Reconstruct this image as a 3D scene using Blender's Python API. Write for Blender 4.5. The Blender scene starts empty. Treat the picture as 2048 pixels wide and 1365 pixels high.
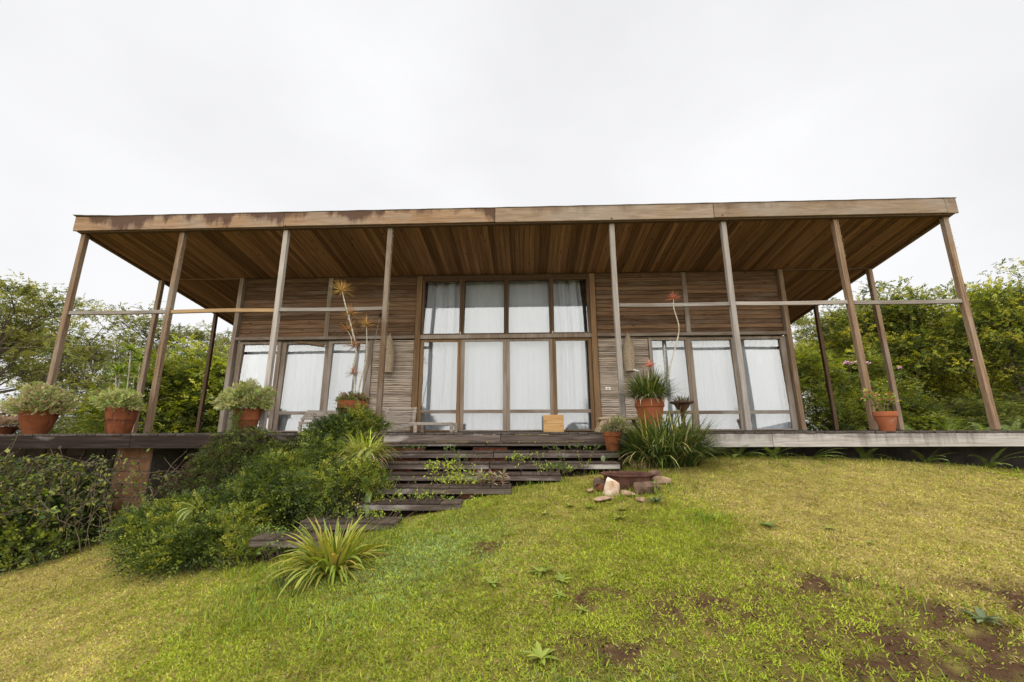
import bpy, bmesh, math, random
import numpy as np
from mathutils import Vector, Matrix

scn = bpy.context.scene
col = scn.collection
R = math.radians

# ------------------------------------------------------------------ camera, sky, sun, exposure
CAM = np.array([0.4372, -6.9681, 0.0062]); YAW, PITCH, ROLL, FPX = 0.0335, 0.2157, -0.0037, 821.61
_c, _s = math.cos(YAW), math.sin(YAW)
_f = np.array([-_s*math.cos(PITCH), _c*math.cos(PITCH), math.sin(PITCH)])
_r = np.array([_c, _s, 0.0]); _u = np.cross(_r, _f)
_cr, _sr = math.cos(ROLL), math.sin(ROLL)
_r, _u = _cr*_r + _sr*_u, -_sr*_r + _cr*_u
cam = bpy.data.cameras.new('camera'); camo = bpy.data.objects.new('camera', cam); col.objects.link(camo)
cam.sensor_width = 36; cam.lens = FPX/2048*36; cam.clip_end = 2000; cam.clip_start = .05
camo.matrix_world = Matrix([[_r[0], _u[0], -_f[0], CAM[0]], [_r[1], _u[1], -_f[1], CAM[1]], [_r[2], _u[2], -_f[2], CAM[2]], [0, 0, 0, 1]])
scn.camera = camo

SUN_EL, SUN_AZ = R(71), R(190)          # high and behind the photographer, veiled by cloud
world = bpy.data.worlds.new('World'); scn.world = world; world.use_nodes = True
nt = world.node_tree; nt.nodes.clear()
sky = nt.nodes.new('ShaderNodeTexSky'); sky.sky_type = 'NISHITA'; sky.sun_disc = False
sky.sun_elevation = SUN_EL; sky.sun_rotation = SUN_AZ; sky.air_density = 1.0; sky.dust_density = 3.0
hs = nt.nodes.new('ShaderNodeHueSaturation'); hs.inputs['Saturation'].default_value = .06
tcw = nt.nodes.new('ShaderNodeTexCoord')
mpw = nt.nodes.new('ShaderNodeMapping'); mpw.inputs['Scale'].default_value = (1, 1, 1.8)
nz = nt.nodes.new('ShaderNodeTexNoise'); nz.inputs['Scale'].default_value = 1.7; nz.inputs['Detail'].default_value = 5; nz.inputs['Roughness'].default_value = .45
mr = nt.nodes.new('ShaderNodeMapRange'); mr.inputs['From Min'].default_value = .3; mr.inputs['From Max'].default_value = .7
mr.inputs['To Min'].default_value = .89; mr.inputs['To Max'].default_value = 1.07
mix = nt.nodes.new('ShaderNodeMix'); mix.data_type = 'RGBA'; mix.inputs['Factor'].default_value = .82
mix.inputs['B'].default_value = (3.62, 3.62, 3.68, 1)   # even cloud deck veiling the clear sky
mul = nt.nodes.new('ShaderNodeVectorMath'); mul.operation = 'MULTIPLY'
bg = nt.nodes.new('ShaderNodeBackground'); bg.inputs['Strength'].default_value = .0635
wo = nt.nodes.new('ShaderNodeOutputWorld')
L = nt.links.new
L(sky.outputs['Color'], hs.inputs['Color']); L(hs.outputs['Color'], mix.inputs['A'])
L(tcw.outputs['Generated'], mpw.inputs['Vector']); L(mpw.outputs['Vector'], nz.inputs['Vector']); L(nz.outputs['Fac'], mr.inputs['Value'])
L(mix.outputs['Result'], mul.inputs[0]); L(mr.outputs['Result'], mul.inputs[1])
L(mul.outputs['Vector'], bg.inputs['Color']); L(bg.outputs['Background'], wo.inputs['Surface'])

sun = bpy.data.lights.new('sun', 'SUN'); sun.energy = 1.5; sun.angle = R(150); sun.color = (1.0, .965, .91)
suno = bpy.data.objects.new('sun', sun); col.objects.link(suno)
_sd = Vector((math.sin(SUN_AZ)*math.cos(SUN_EL), math.cos(SUN_AZ)*math.cos(SUN_EL), math.sin(SUN_EL)))
suno.rotation_euler = _sd.to_track_quat('Z', 'Y').to_euler(); suno.location = (0, -20, 30)

vs = scn.view_settings
vs.view_transform = 'Standard'; vs.look = 'None'; vs.gamma = 1; vs.use_curve_mapping = False
vs.exposure = 2.05
scn.cycles.max_bounces = 8; scn.cycles.transparent_max_bounces = 16
scn.cycles.use_denoising = True

# ------------------------------------------------------------------ helpers
random.seed(7); rng = np.random.default_rng(11)
def at(px, py, Y):
    d = _f + (px-1024)/FPX*_r - (py-682.5)/FPX*_u
    p = CAM + d*((Y-CAM[1])/d[1]); return Vector(p)

def vnoise(x, y, s, seed=0):
    g = np.random.default_rng(seed).random((256, 256))
    x = np.asarray(x, float)/s + 500; y = np.asarray(y, float)/s + 500
    xi = np.floor(x).astype(int); yi = np.floor(y).astype(int); fx = x-xi; fy = y-yi
    fx = fx*fx*(3-2*fx); fy = fy*fy*(3-2*fy)
    a = g[xi % 256, yi % 256]; b = g[(xi+1) % 256, yi % 256]; c = g[xi % 256, (yi+1) % 256]; d = g[(xi+1) % 256, (yi+1) % 256]
    return (a*(1-fx)+b*fx)*(1-fy) + (c*(1-fx)+d*fx)*fy

def gz(x, y):
    """height of the ground: a hill crest in front of the right half, falling to the left and towards the camera"""
    x = np.asarray(x, float); y = np.asarray(y, float)
    yy = np.minimum(y+.6, 0)
    z = -.40 + 5*np.tanh(.155*yy/5) - .02*np.clip(y, 0, 60)
    d = .09*np.logaddexp(0, (.7-x)/.5); z = z - 4*np.tanh(d/4)
    d = .045*np.logaddexp(0, (x-5.6)/.5); z = z - 4*np.tanh(d/4)
    near = np.exp(-((x/14)**2 + ((y+3)/10)**2))
    z = z + near*((vnoise(x, y, 1.3, 3)-.5)*.07 + (vnoise(x, y, .35, 4)-.5)*.025)
    return z
def gzf(x, y): return float(gz(x, y))
def yg(px, py):
    """distance at which the sight line through a spot of the lawn meets the ground"""
    lo, hi = -6.4, 3.0
    for _ in range(40):
        m_ = (lo+hi)/2; q = at(px, py, m_)
        if q.z > gzf(q.x, q.y): lo = m_
        else: hi = m_
    return lo
def rs(x, y, k=.93): return CAM[0]+(x-CAM[0])*k, CAM[1]+(y-CAM[1])*k

def tag(o, label=None, cat=None, group=None, kind=None):
    if label: o['label'] = label
    if cat: o['category'] = cat
    if group: o['group'] = group
    if kind: o['kind'] = kind
    return o
def empty(name, loc, label=None, cat=None, group=None):
    o = bpy.data.objects.new(name, None); col.objects.link(o); o.location = loc; o.empty_display_size = .1
    return tag(o, label, cat, group)
def link(name, me, mat, parent=None, loc=(0, 0, 0)):
    o = bpy.data.objects.new(name, me); col.objects.link(o)
    if mat is not None and not me.materials: me.materials.append(mat)
    if parent is not None: o.parent = parent
    o.location = loc
    return o
def worigin(parent):
    v = Vector((0, 0, 0))
    while parent is not None: v += parent.location; parent = parent.parent
    return v

class MB:
    def __init__(s): s.v = []; s.f = []
    def add(s, vs, fs):
        b = len(s.v); s.v += [tuple(p) for p in vs]; s.f += [tuple(b+i for i in f) for f in fs]; return s
    def box(s, x0, x1, y0, y1, z0, z1, j=0.0):
        vs = [(x, y, z) for x in (x0, x1) for y in (y0, y1) for z in (z0, z1)]
        if j: vs = [tuple(c + random.uniform(-j, j) for c in p) for p in vs]
        return s.add(vs, [(0, 1, 3, 2), (4, 6, 7, 5), (0, 4, 5, 1), (2, 3, 7, 6), (0, 2, 6, 4), (1, 5, 7, 3)])
    def bar(s, a, b, w, h, up=(0, 0, 1), w2=None, h2=None):
        a = Vector(a); b = Vector(b); d = (b-a).normalized(); sd = d.cross(Vector(up))
        if sd.length < 1e-4: sd = d.cross(Vector((1, 0, 0)))
        sd.normalize(); u = sd.cross(d)
        vs = []
        for p, ww, hh in ((a, w, h), (b, w2 or w, h2 or h)):
            for i, k in ((-1, -1), (1, -1), (1, 1), (-1, 1)): vs.append(p + sd*(i*ww/2) + u*(k*hh/2))
        return s.add(vs, [(0, 1, 2, 3)[::-1], (4, 5, 6, 7), (0, 1, 5, 4), (1, 2, 6, 5), (2, 3, 7, 6), (3, 0, 4, 7)])
    def tube(s, pts, rad, n=6, cap=True):
        pts = [Vector(p) for p in pts]; b = len(s.v); m = len(pts)
        ref = None
        for i, p in enumerate(pts):
            d = (pts[min(i+1, m-1)] - pts[max(i-1, 0)])
            d = d.normalized() if d.length > 1e-9 else Vector((0, 0, 1))
            if ref is None: ref = d.orthogonal().normalized()
            ref = (ref - d*ref.dot(d)); ref = ref.normalized() if ref.length > 1e-6 else d.orthogonal().normalized()
            w = d.cross(ref); r = rad[i] if hasattr(rad, '__len__') else rad
            for k in range(n):
                a = 2*math.pi*k/n; s.v.append(tuple(p + ref*(r*math.cos(a)) + w*(r*math.sin(a))))
        for i in range(m-1):
            for k in range(n):
                s.f.append((b+i*n+k, b+i*n+(k+1) % n, b+(i+1)*n+(k+1) % n, b+(i+1)*n+k))
        if cap: s.f.append(tuple(b+k for k in range(n))[::-1]); s.f.append(tuple(b+(m-1)*n+k for k in range(n)))
        return s
    def lathe(s, c, prof, n=32, wob=0.0):
        b = len(s.v)
        for r, z in prof:
            for k in range(n):
                a = 2*math.pi*k/n; rr = r*(1 + wob*math.sin(3*a+z*9))
                s.v.append((c[0]+rr*math.cos(a), c[1]+rr*math.sin(a), c[2]+z))
        for i in range(len(prof)-1):
            for k in range(n): s.f.append((b+i*n+k, b+i*n+(k+1) % n, b+(i+1)*n+(k+1) % n, b+(i+1)*n+k))
        s.f.append(tuple(b+k for k in range(n))[::-1]); s.f.append(tuple(b+(len(prof)-1)*n+k for k in range(n)))
        return s
    def build(s, name, mat, parent=None, smooth=False, bevel=0.0):
        o0 = worigin(parent)
        me = bpy.data.meshes.new(name); me.from_pydata([(x-o0.x, y-o0.y, z-o0.z) for x, y, z in s.v], [], s.f)
        if bevel:
            bm = bmesh.new(); bm.from_mesh(me); bmesh.ops.recalc_face_normals(bm, faces=bm.faces[:])
            bmesh.ops.bevel(bm, geom=bm.edges[:], offset=bevel, segments=1, affect='EDGES'); bm.to_mesh(me); bm.free()
        me.update()
        if smooth:
            me.polygons.foreach_set('use_smooth', [True]*len(me.polygons))
            try: me.set_sharp_from_angle(angle=R(40))
            except Exception: pass
        return link(name, me, mat, parent)

def boxmesh(name, sx, sy, sz, mat, bevel=0.004, j=0.0):
    """shared mesh of a board centred on x and y=0.., sizes sx, sy, sz about its middle"""
    m = MB().box(-sx/2, sx/2, -sy/2, sy/2, -sz/2, sz/2, j)
    me = bpy.data.meshes.new(name); me.from_pydata(m.v, [], m.f)
    bm = bmesh.new(); bm.from_mesh(me); bmesh.ops.recalc_face_normals(bm, faces=bm.faces[:])
    if bevel: bmesh.ops.bevel(bm, geom=bm.edges[:], offset=bevel, segments=1, affect='EDGES')
    bm.to_mesh(me); bm.free(); me.materials.append(mat); return me

def npmesh(name, V, F, mat, colr=None, parent=None, smooth=False):
    """mesh from numpy: V (n,3) world coordinates, F (m,k) faces of one size, or a list of such arrays"""
    o0 = np.array(worigin(parent))
    me = bpy.data.meshes.new(name)
    Fs = F if isinstance(F, list) else [F]
    nl = sum(f.size for f in Fs); nf = sum(len(f) for f in Fs)
    me.vertices.add(len(V)); me.vertices.foreach_set('co', (V-o0).astype(np.float32).ravel())
    me.loops.add(nl); me.loops.foreach_set('vertex_index', np.concatenate([f.ravel() for f in Fs]).astype(np.int32))
    me.polygons.add(nf)
    tot = np.concatenate([np.full(len(f), f.shape[1]) for f in Fs]).astype(np.int32)
    st = np.concatenate([[0], np.cumsum(tot)[:-1]]).astype(np.int32)
    me.polygons.foreach_set('loop_start', st); me.polygons.foreach_set('loop_total', tot)
    if smooth: me.polygons.foreach_set('use_smooth', np.ones(nf, bool))
    me.update(calc_edges=True)
    if colr is not None:
        a = me.color_attributes.new('Col', 'FLOAT_COLOR', 'POINT')
        a.data.foreach_set('color', np.concatenate([colr, np.ones((len(colr), 1))], 1).astype(np.float32).ravel())
    return link(name, me, mat, parent)

def unit(v): return v/np.maximum(np.linalg.norm(v, axis=-1, keepdims=True), 1e-9)
def rdir(n):
    v = rng.normal(size=(n, 3)); return unit(v)

def leafgeo(P, D, N, Ln, W, fold=.12, wide=.42):
    """kite shaped leaves: base P, direction D, face normal N"""
    D = unit(D); S = unit(np.cross(D, N)); N = np.cross(S, D)
    Ln = np.broadcast_to(np.asarray(Ln, float), (len(P),))[:, None]; W = np.broadcast_to(np.asarray(W, float), (len(P),))[:, None]
    m = P + D*Ln*wide
    V = np.stack([P, m + S*W/2 + N*W*fold, P + D*Ln - N*Ln*fold*.6, m - S*W/2 + N*W*fold], 1).reshape(-1, 3)
    F = np.arange(len(P)*4).reshape(-1, 4)
    F = np.concatenate([F[:, [0, 1, 2]], F[:, [0, 2, 3]]])
    return V, F
def strapgeo(P, az, el, Ln, W, bend, seg=6, base=.45, twist=None):
    """arching strap leaves; el and bend in radians"""
    n = len(P); t = np.linspace(0, 1, seg+1)
    Ln = np.broadcast_to(np.asarray(Ln, float), (n,)); W = np.broadcast_to(np.asarray(W, float), (n,))
    bend = np.broadcast_to(np.asarray(bend, float), (n,)); el = np.broadcast_to(np.asarray(el, float), (n,))
    e = el[:, None] - bend[:, None]*t[None]**1.3
    st = Ln[:, None]/seg
    h = np.concatenate([np.zeros((n, 1)), np.cumsum(np.cos(e[:, :-1])*st, 1)], 1)
    z = np.concatenate([np.zeros((n, 1)), np.cumsum(np.sin(e[:, :-1])*st, 1)], 1)
    ca, sa = np.cos(az)[:, None], np.sin(az)[:, None]
    C = np.stack([P[:, 0:1] + h*ca, P[:, 1:2] + h*sa, P[:, 2:3] + z], -1)
    w = (base + (1-base)*np.minimum(t*4, 1))*np.sqrt(np.maximum(1-t**2.2, 0.0)); w[-1] = .04
    S = np.stack([-sa*np.ones_like(h), ca*np.ones_like(h), np.zeros_like(h)], -1)
    if twist is not None: S = S + np.stack([np.zeros_like(h), np.zeros_like(h), np.sin(twist)[:, None]*np.ones_like(h)], -1); S = unit(S)
    O = S*(W[:, None]*w[None])[..., None]/2
    V = np.stack([C-O, C+O], 2).reshape(-1, 3)            # n, seg+1, 2
    b = (np.arange(n)*(seg+1)*2)[:, None] + (np.arange(seg)*2)[None]
    F = np.stack([b, b+1, b+3, b+2], -1).reshape(-1, 4)
    return V, F
def pick(cols, n, jit=.16, w=None):
    cols = np.array(cols); i = rng.choice(len(cols), n, p=w)
    c = cols[i]*(1 + rng.normal(0, jit, (n, 1))) * (1 + rng.normal(0, jit*.35, (n, 3)))
    return np.clip(c, .004, .9)
def sprigs(P, D, n, Ln, leaf, w, droop=.3, up=.5):
    """leafy sprigs: n leaflets up each stem line; returns leaf arrays and the index of the sprig each leaf sits on"""
    k = len(P); D = unit(D)
    t = (np.arange(n)+.6)/n
    Ln = np.broadcast_to(np.asarray(Ln, float), (k,))
    Q = P[:, None] + D[:, None]*(t[None, :, None]*Ln[:, None, None])
    Q[..., 2] -= droop*Ln[:, None]*t[None]**2
    up0 = unit(rdir(k)*(1-up) + np.array([0, 0, up])); S = unit(np.cross(D, up0)); Nn = np.cross(S, D)
    sg = np.where(np.arange(n) % 2 == 0, 1, -1)[None, :, None]
    LD = unit(D[:, None]*.75 + S[:, None]*sg*.8 + rng.normal(0, .25, (k, n, 3)))
    NN = unit(Nn[:, None] + rng.normal(0, .35, (k, n, 3)))
    sz = leaf*(1-.35*t)[None]*rng.uniform(.7, 1.2, (k, n))
    V, F = leafgeo(Q.reshape(-1, 3), LD.reshape(-1, 3), NN.reshape(-1, 3), sz.ravel(), sz.ravel()*w)
    return V, F, np.repeat(np.arange(k), n)

class Acc:
    def __init__(s): s.V = []; s.F = []; s.C = []; s.n = 0
    def add(s, V, F, C):
        """C: one colour for each vertex, or for each group of consecutive vertices"""
        if len(C) != len(V): C = np.repeat(C, len(V)//len(C), 0)
        F = np.asarray(F)+s.n
        if F.shape[1] == 4: F = np.concatenate([F[:, [0, 1, 2]], F[:, [0, 2, 3]]])
        s.V.append(V); s.F.append(F); s.C.append(C); s.n += len(V); return s
    def build(s, name, mat, parent=None, smooth=False):
        return npmesh(name, np.concatenate(s.V), np.concatenate(s.F), mat, np.concatenate(s.C), parent, smooth)

# ------------------------------------------------------------------ materials
def newmat(name):
    m = bpy.data.materials.new(name); m.use_nodes = True; t = m.node_tree; t.nodes.clear()
    o = t.nodes.new('ShaderNodeOutputMaterial'); p = t.nodes.new('ShaderNodeBsdfPrincipled')
    t.links.new(p.outputs[0], o.inputs[0]); return m, t, p, o
def nd(t, typ, **kw):
    n = t.nodes.new(typ)
    for k, v in kw.items():
        if k in n.inputs: n.inputs[k].default_value = v
        else: setattr(n, k, v)
    return n
def ramp(t, fac, stops):
    r = t.nodes.new('ShaderNodeValToRGB'); e = r.color_ramp.elements
    while len(e) < len(stops): e.new(.5)
    for el, (p, c) in zip(e, stops): el.position = p; el.color = (*c, 1) if len(c) == 3 else c
    t.links.new(fac, r.inputs['Fac']); return r.outputs['Color']
def mixc(t, fac, a, b, mode='MIX'):
    n = t.nodes.new('ShaderNodeMix'); n.data_type = 'RGBA'; n.blend_type = mode
    for k, v in (('Factor', fac), ('A', a), ('B', b)):
        s = [i for i in n.inputs if i.name == k and i.type == ('VALUE' if k == 'Factor' else 'RGBA')][0]
        if isinstance(v, (int, float)): s.default_value = v
        elif isinstance(v, tuple): s.default_value = (*v, 1) if len(v) == 3 else v
        else: t.links.new(v, s)
    return [o for o in n.outputs if o.type == 'RGBA'][0]
def math_(t, op, a, b=None, c=None, clamp=False):
    n = t.nodes.new('ShaderNodeMath'); n.operation = op; n.use_clamp = clamp
    for i, v in enumerate((a, b, c)):
        if v is None: continue
        if isinstance(v, (int, float)): n.inputs[i].default_value = v
        else: t.links.new(v, n.inputs[i])
    return n.outputs[0]
def coords(t, scale, kind='Object', rnd=True):
    tc = t.nodes.new('ShaderNodeTexCoord'); mp = t.nodes.new('ShaderNodeMapping'); mp.inputs['Scale'].default_value = scale
    v = tc.outputs[kind]
    if rnd:
        oi = t.nodes.new('ShaderNodeObjectInfo'); a = t.nodes.new('ShaderNodeVectorMath'); a.operation = 'MULTIPLY_ADD'
        t.links.new(oi.outputs['Random'], a.inputs[0]); a.inputs[1].default_value = (31.7, 17.3, 23.9); t.links.new(v, a.inputs[2]); v = a.outputs[0]
    t.links.new(v, mp.inputs['Vector']); return mp.outputs['Vector']
def noise(t, vec, scale, detail=4, rough=.55, dist=0.0):
    n = nd(t, 'ShaderNodeTexNoise', Scale=scale, Detail=detail, Roughness=rough, Distortion=dist)
    t.links.new(vec, n.inputs['Vector']); return n.outputs['Fac']

def wood(name, dark, mid, light, axis='X', cross=14.0, along=.7, var=.3, weather=None, wamt=.5, knots=0.0, bump=.35, rough=.8, drip=None, dripamt=.5, dripcol=(.03, .02, .018), k=1.0, soft=.11, dop=.88, lfw=1.5):
    dark, mid, light = [tuple(q*k for q in c_) for c_ in (dark, mid, light)]
    if weather: weather = tuple(q*k for q in weather)
    m, t, p, o = newmat(name)
    sc = [cross]*3; sc['XYZ'.index(axis)] = along
    v = coords(t, tuple(sc)); n1 = noise(t, v, 2.2, 8, .62, .8)
    c = ramp(t, n1, [(.28, dark), (.5, mid), (.72, light)])
    sc2 = [cross*6]*3; sc2['XYZ'.index(axis)] = along*2.5
    v2 = coords(t, tuple(sc2)); n2 = noise(t, v2, 2.0, 4, .6)
    g = math_(t, 'MULTIPLY_ADD', n2, .7, .65)
    gm = nd(t, 'ShaderNodeVectorMath', operation='SCALE'); t.links.new(c, gm.inputs[0]); t.links.new(g, gm.inputs['Scale']); c = gm.outputs[0]
    oi = t.nodes.new('ShaderNodeObjectInfo')
    vm = math_(t, 'MULTIPLY_ADD', oi.outputs['Random'], 2*var, 1-var)
    vsn = nd(t, 'ShaderNodeVectorMath', operation='SCALE'); t.links.new(c, vsn.inputs[0]); t.links.new(vm, vsn.inputs['Scale']); c = vsn.outputs[0]
    if weather:
        sw = [1.6]*3; sw['XYZ'.index(axis)] = .55
        wv = coords(t, tuple(sw)); wn = noise(t, wv, 1.6, 5, .6, .4)
        wf = nd(t, 'ShaderNodeMapRange', **{'From Min': .64-.30*wamt, 'From Max': .80-.30*wamt}); t.links.new(wn, wf.inputs['Value'])
        wc = mixc(t, .55, c, weather); wg = nd(t, 'ShaderNodeVectorMath', operation='SCALE'); t.links.new(wc, wg.inputs[0]); t.links.new(g, wg.inputs['Scale'])
        c = mixc(t, wf.outputs[0], c, wg.outputs[0])
    if knots:
        sk = [9.0]*3; sk['XYZ'.index(axis)] = 2.4
        kv = coords(t, tuple(sk)); vo = nd(t, 'ShaderNodeTexVoronoi', Scale=1.0, Randomness=1.0); t.links.new(kv, vo.inputs['Vector'])
        kf = nd(t, 'ShaderNodeMapRange', **{'From Min': .13, 'From Max': .06}); t.links.new(vo.outputs['Distance'], kf.inputs['Value'])
        c = mixc(t, math_(t, 'MULTIPLY', kf.outputs[0], knots), c, (.022, .014, .009))
    if drip:
        dv = coords(t, (drip, drip, .55)); dn = noise(t, dv, 1.0, 6, .62, .2)
        tc = t.nodes.new('ShaderNodeTexCoord'); sx = t.nodes.new('ShaderNodeSeparateXYZ'); t.links.new(tc.outputs['Generated'], sx.inputs[0])
        lf = noise(t, coords(t, (.9, .9, .3)), 1.0, 3, .5); fn = noise(t, coords(t, (drip*3, drip*3, 7)), 1.0, 4, .6)
        df = math_(t, 'MULTIPLY_ADD', sx.outputs['Z'], .34, math_(t, 'MULTIPLY_ADD', lf, lfw, math_(t, 'MULTIPLY_ADD', fn, .3, math_(t, 'MULTIPLY_ADD', dn, .8, -.03-.5*lfw))))
        dd = nd(t, 'ShaderNodeMapRange', **{'From Min': 1.02-.35*dripamt, 'From Max': 1.02+soft-.35*dripamt}); t.links.new(df, dd.inputs['Value'])
        c = mixc(t, math_(t, 'MULTIPLY', dd.outputs[0], dop), c, dripcol)
    t.links.new(c, p.inputs['Base Color']); p.inputs['Roughness'].default_value = rough; p.inputs['Specular IOR Level'].default_value = .06
    b = nd(t, 'ShaderNodeBump', Strength=bump, Distance=.006)
    t.links.new(math_(t, 'ADD', n1, n2), b.inputs['Height']); t.links.new(b.outputs[0], p.inputs['Normal'])
    return m

M = {}
M['soffit'] = wood('soffit_wood', (.08, .042, .026), (.19, .104, .064), (.32, .188, .118), 'Y', 22, .35, .42, knots=.85, bump=.3, k=.88)
M['plank'] = wood('plank_wood', (.062, .034, .019), (.15, .088, .05), (.26, .155, .09), 'X', 16, .8, .36, weather=(.19, .15, .12), wamt=.45, knots=1.0, bump=.5, k=.68)
M['lath'] = wood('lath_wood', (.13, .092, .064), (.26, .205, .155), (.38, .31, .245), 'X', 18, .9, .3, weather=(.36, .32, .285), wamt=.6, bump=.6, k=.95)
M['frame'] = wood('frame_wood', (.085, .06, .042), (.165, .128, .098), (.25, .20, .16), 'Z', 26, .6, .25, weather=(.28, .25, .22), wamt=.6, bump=.4)
M['frame_x'] = wood('frame_wood_cross', (.085, .06, .042), (.165, .128, .098), (.25, .20, .16), 'X', 26, .6, .25, weather=(.28, .25, .22), wamt=.6, bump=.4)
M['frame_brown'] = wood('frame_brown_wood', (.10, .06, .032), (.19, .115, .06), (.28, .18, .10), 'Z', 26, .6, .2, bump=.4, k=0.8)
M['frame_dark'] = wood('frame_dark_wood', (.06, .038, .024), (.11, .07, .045), (.17, .11, .07), 'Z', 26, .6, .2, bump=.4, k=0.7)
M['post'] = wood('post_wood', (.085, .052, .031), (.17, .113, .072), (.26, .185, .125), 'Z', 22, .7, .28, weather=(.25, .215, .18), wamt=.5, bump=.8)
M['post_grey'] = wood('post_grey_wood', (.18, .155, .135), (.28, .25, .225), (.36, .33, .305), 'Z', 22, .7, .15, bump=.4)
M['rail'] = wood('rail_wood', (.13, .105, .083), (.215, .185, .16), (.30, .265, .235), 'X', 22, .7, .3, weather=(.28, .26, .24), wamt=.6, bump=.5)
M['rail_tan'] = wood('rail_tan_wood', (.25, .15, .075), (.38, .25, .13), (.5, .34, .19), 'X', 22, .7, .1, bump=.4, k=0.7)
M['fascia'] = wood('fascia_wood', (.14, .083, .046), (.235, .15, .09), (.29, .20, .13), 'X', 9, .8, .1, weather=(.235, .195, .16), wamt=.62, bump=.25, drip=4.2, dripamt=1.0, soft=.16, dop=.85, lfw=1.7, dripcol=(.055, .028, .021))
M['fascia_grey'] = wood('fascia_grey_wood', (.135, .092, .06), (.205, .148, .102), (.26, .20, .148), 'X', 9, .8, .08, weather=(.235, .20, .168), wamt=.65, bump=.25, drip=3.4, dripamt=.62, soft=.3, dop=.7, dripcol=(.09, .058, .04))
M['deckface'] = wood('deck_grey_wood', (.20, .175, .155), (.31, .285, .265), (.40, .375, .35), 'X', 10, .6, .1, weather=(.29, .275, .26), wamt=.5, bump=.3, drip=11.0, dripamt=1.0, soft=.4, dop=.75, lfw=.7, dripcol=(.04, .027, .022))
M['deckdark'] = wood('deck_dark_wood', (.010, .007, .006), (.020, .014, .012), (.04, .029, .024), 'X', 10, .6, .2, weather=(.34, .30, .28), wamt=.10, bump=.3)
M['deckboard'] = wood('deck_board_wood', (.05, .04, .034), (.10, .082, .07), (.17, .145, .128), 'Y', 16, .6, .35, bump=.5, k=0.6)
M['tread'] = wood('tread_wood', (.03, .022, .018), (.085, .066, .056), (.15, .12, .105), 'X', 12, .7, .25, weather=(.55, .51, .48), wamt=.42, bump=.6)
M['treadboard'] = wood('tread_board_wood', (.045, .032, .024), (.075, .056, .043), (.12, .094, .076), 'Y', 14, .8, .3, bump=.6, k=0.7)
M['slat'] = wood('slat_wood', (.20, .165, .135), (.33, .285, .24), (.46, .41, .36), 'X', 22, 1., .25, bump=.4, k=0.75)
M['stoolwood'] = wood('stool_wood', (.21, .145, .09), (.34, .245, .155), (.46, .35, .23), 'X', 18, .9, .15, bump=.4, k=0.75)
M['ply'] = wood('pale_pine_wood', (.40, .22, .085), (.55, .33, .14), (.62, .42, .20), 'X', 9, .8, .08, knots=.4, bump=.15, k=0.8)
M['moss'] = None

def simple(name, c1, c2, scale=6, rough=.85, bump=.3, detail=6, c3=None, spec=.08, metal=0.0):
    m, t, p, o = newmat(name); v = coords(t, (1, 1, 1)); n = noise(t, v, scale, detail, .62)
    st = [(.32, c1), (.62, c2)] if c3 is None else [(.3, c1), (.5, c2), (.7, c3)]
    t.links.new(ramp(t, n, st), p.inputs['Base Color']); p.inputs['Roughness'].default_value = rough
    p.inputs['Specular IOR Level'].default_value = spec; p.inputs['Metallic'].default_value = metal
    if bump:
        b = nd(t, 'ShaderNodeBump', Strength=bump, Distance=.01); n2 = noise(t, v, scale*5, 5, .6)
        t.links.new(n2, b.inputs['Height']); t.links.new(b.outputs[0], p.inputs['Normal'])
    return m
def potmat(name, c1, c2, bloom, moss):
    """fired clay with lime bloom and dark damp runs"""
    m, t, p, o = newmat(name); v = coords(t, (1, 1, 1)); n = noise(t, v, 6, 6, .62)
    c = ramp(t, n, [(.3, c1), (.7, c2)])
    bf = nd(t, 'ShaderNodeMapRange', **{'From Min': .70-.2*bloom, 'From Max': .86-.2*bloom}); t.links.new(noise(t, v, 4.5, 7, .68, .5), bf.inputs['Value'])
    c = mixc(t, math_(t, 'MULTIPLY', bf.outputs[0], .55), c, (.36, .27, .21))
    mf = nd(t, 'ShaderNodeMapRange', **{'From Min': .68-.2*moss, 'From Max': .80-.2*moss}); t.links.new(noise(t, coords(t, (7, 7, 2.2)), 1.0, 6, .65, .3), mf.inputs['Value'])
    c = mixc(t, math_(t, 'MULTIPLY', mf.outputs[0], .85), c, (.022, .017, .011))
    t.links.new(c, p.inputs['Base Color']); p.inputs['Roughness'].default_value = .9; p.inputs['Specular IOR Level'].default_value = .08
    b = nd(t, 'ShaderNodeBump', Strength=.25, Distance=.008); t.links.new(noise(t, v, 30, 5, .6), b.inputs['Height']); t.links.new(b.outputs[0], p.inputs['Normal'])
    return m
M['terra'] = potmat('terracotta', (.11, .037, .016), (.19, .062, .027), .45, .5)
M['terra_bright'] = potmat('terracotta_bright', (.21, .066, .029), (.28, .092, .042), .55, .15)
M['terra_dark'] = potmat('terracotta_stained', (.09, .03, .014), (.17, .055, .024), .3, .95)
M['soil'] = simple('soil', (.012, .008, .006), (.035, .023, .015), 18, .95, .6)
M['rust'] = simple('rusty_iron', (.035, .017, .013), (.075, .034, .024), 10, .8, .35, c3=(.12, .055, .037), spec=.15)
M['stone_white'] = simple('pale_quartz', (.36, .20, .11), (.52, .42, .33), 9, .75, .5, c3=(.58, .50, .42))
M['stone_brown'] = simple('brown_stone', (.04, .026, .018), (.09, .058, .04), 9, .9, .6, c3=(.17, .11, .075))
M['stone_tan'] = simple('tan_stone', (.14, .085, .052), (.25, .17, .11), 9, .9, .6, c3=(.33, .25, .175))
M['block'] = simple('clay_block', (.10, .05, .026), (.20, .105, .055), 6, .92, .45, c3=(.25, .145, .085))
M['block_dark'] = simple('dark_foundation', (.035, .03, .026), (.07, .058, .05), 5, .95, .4)
M['brick'] = simple('red_brick', (.06, .022, .013), (.12, .042, .024), 12, .92, .5, c3=(.17, .07, .042))
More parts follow.
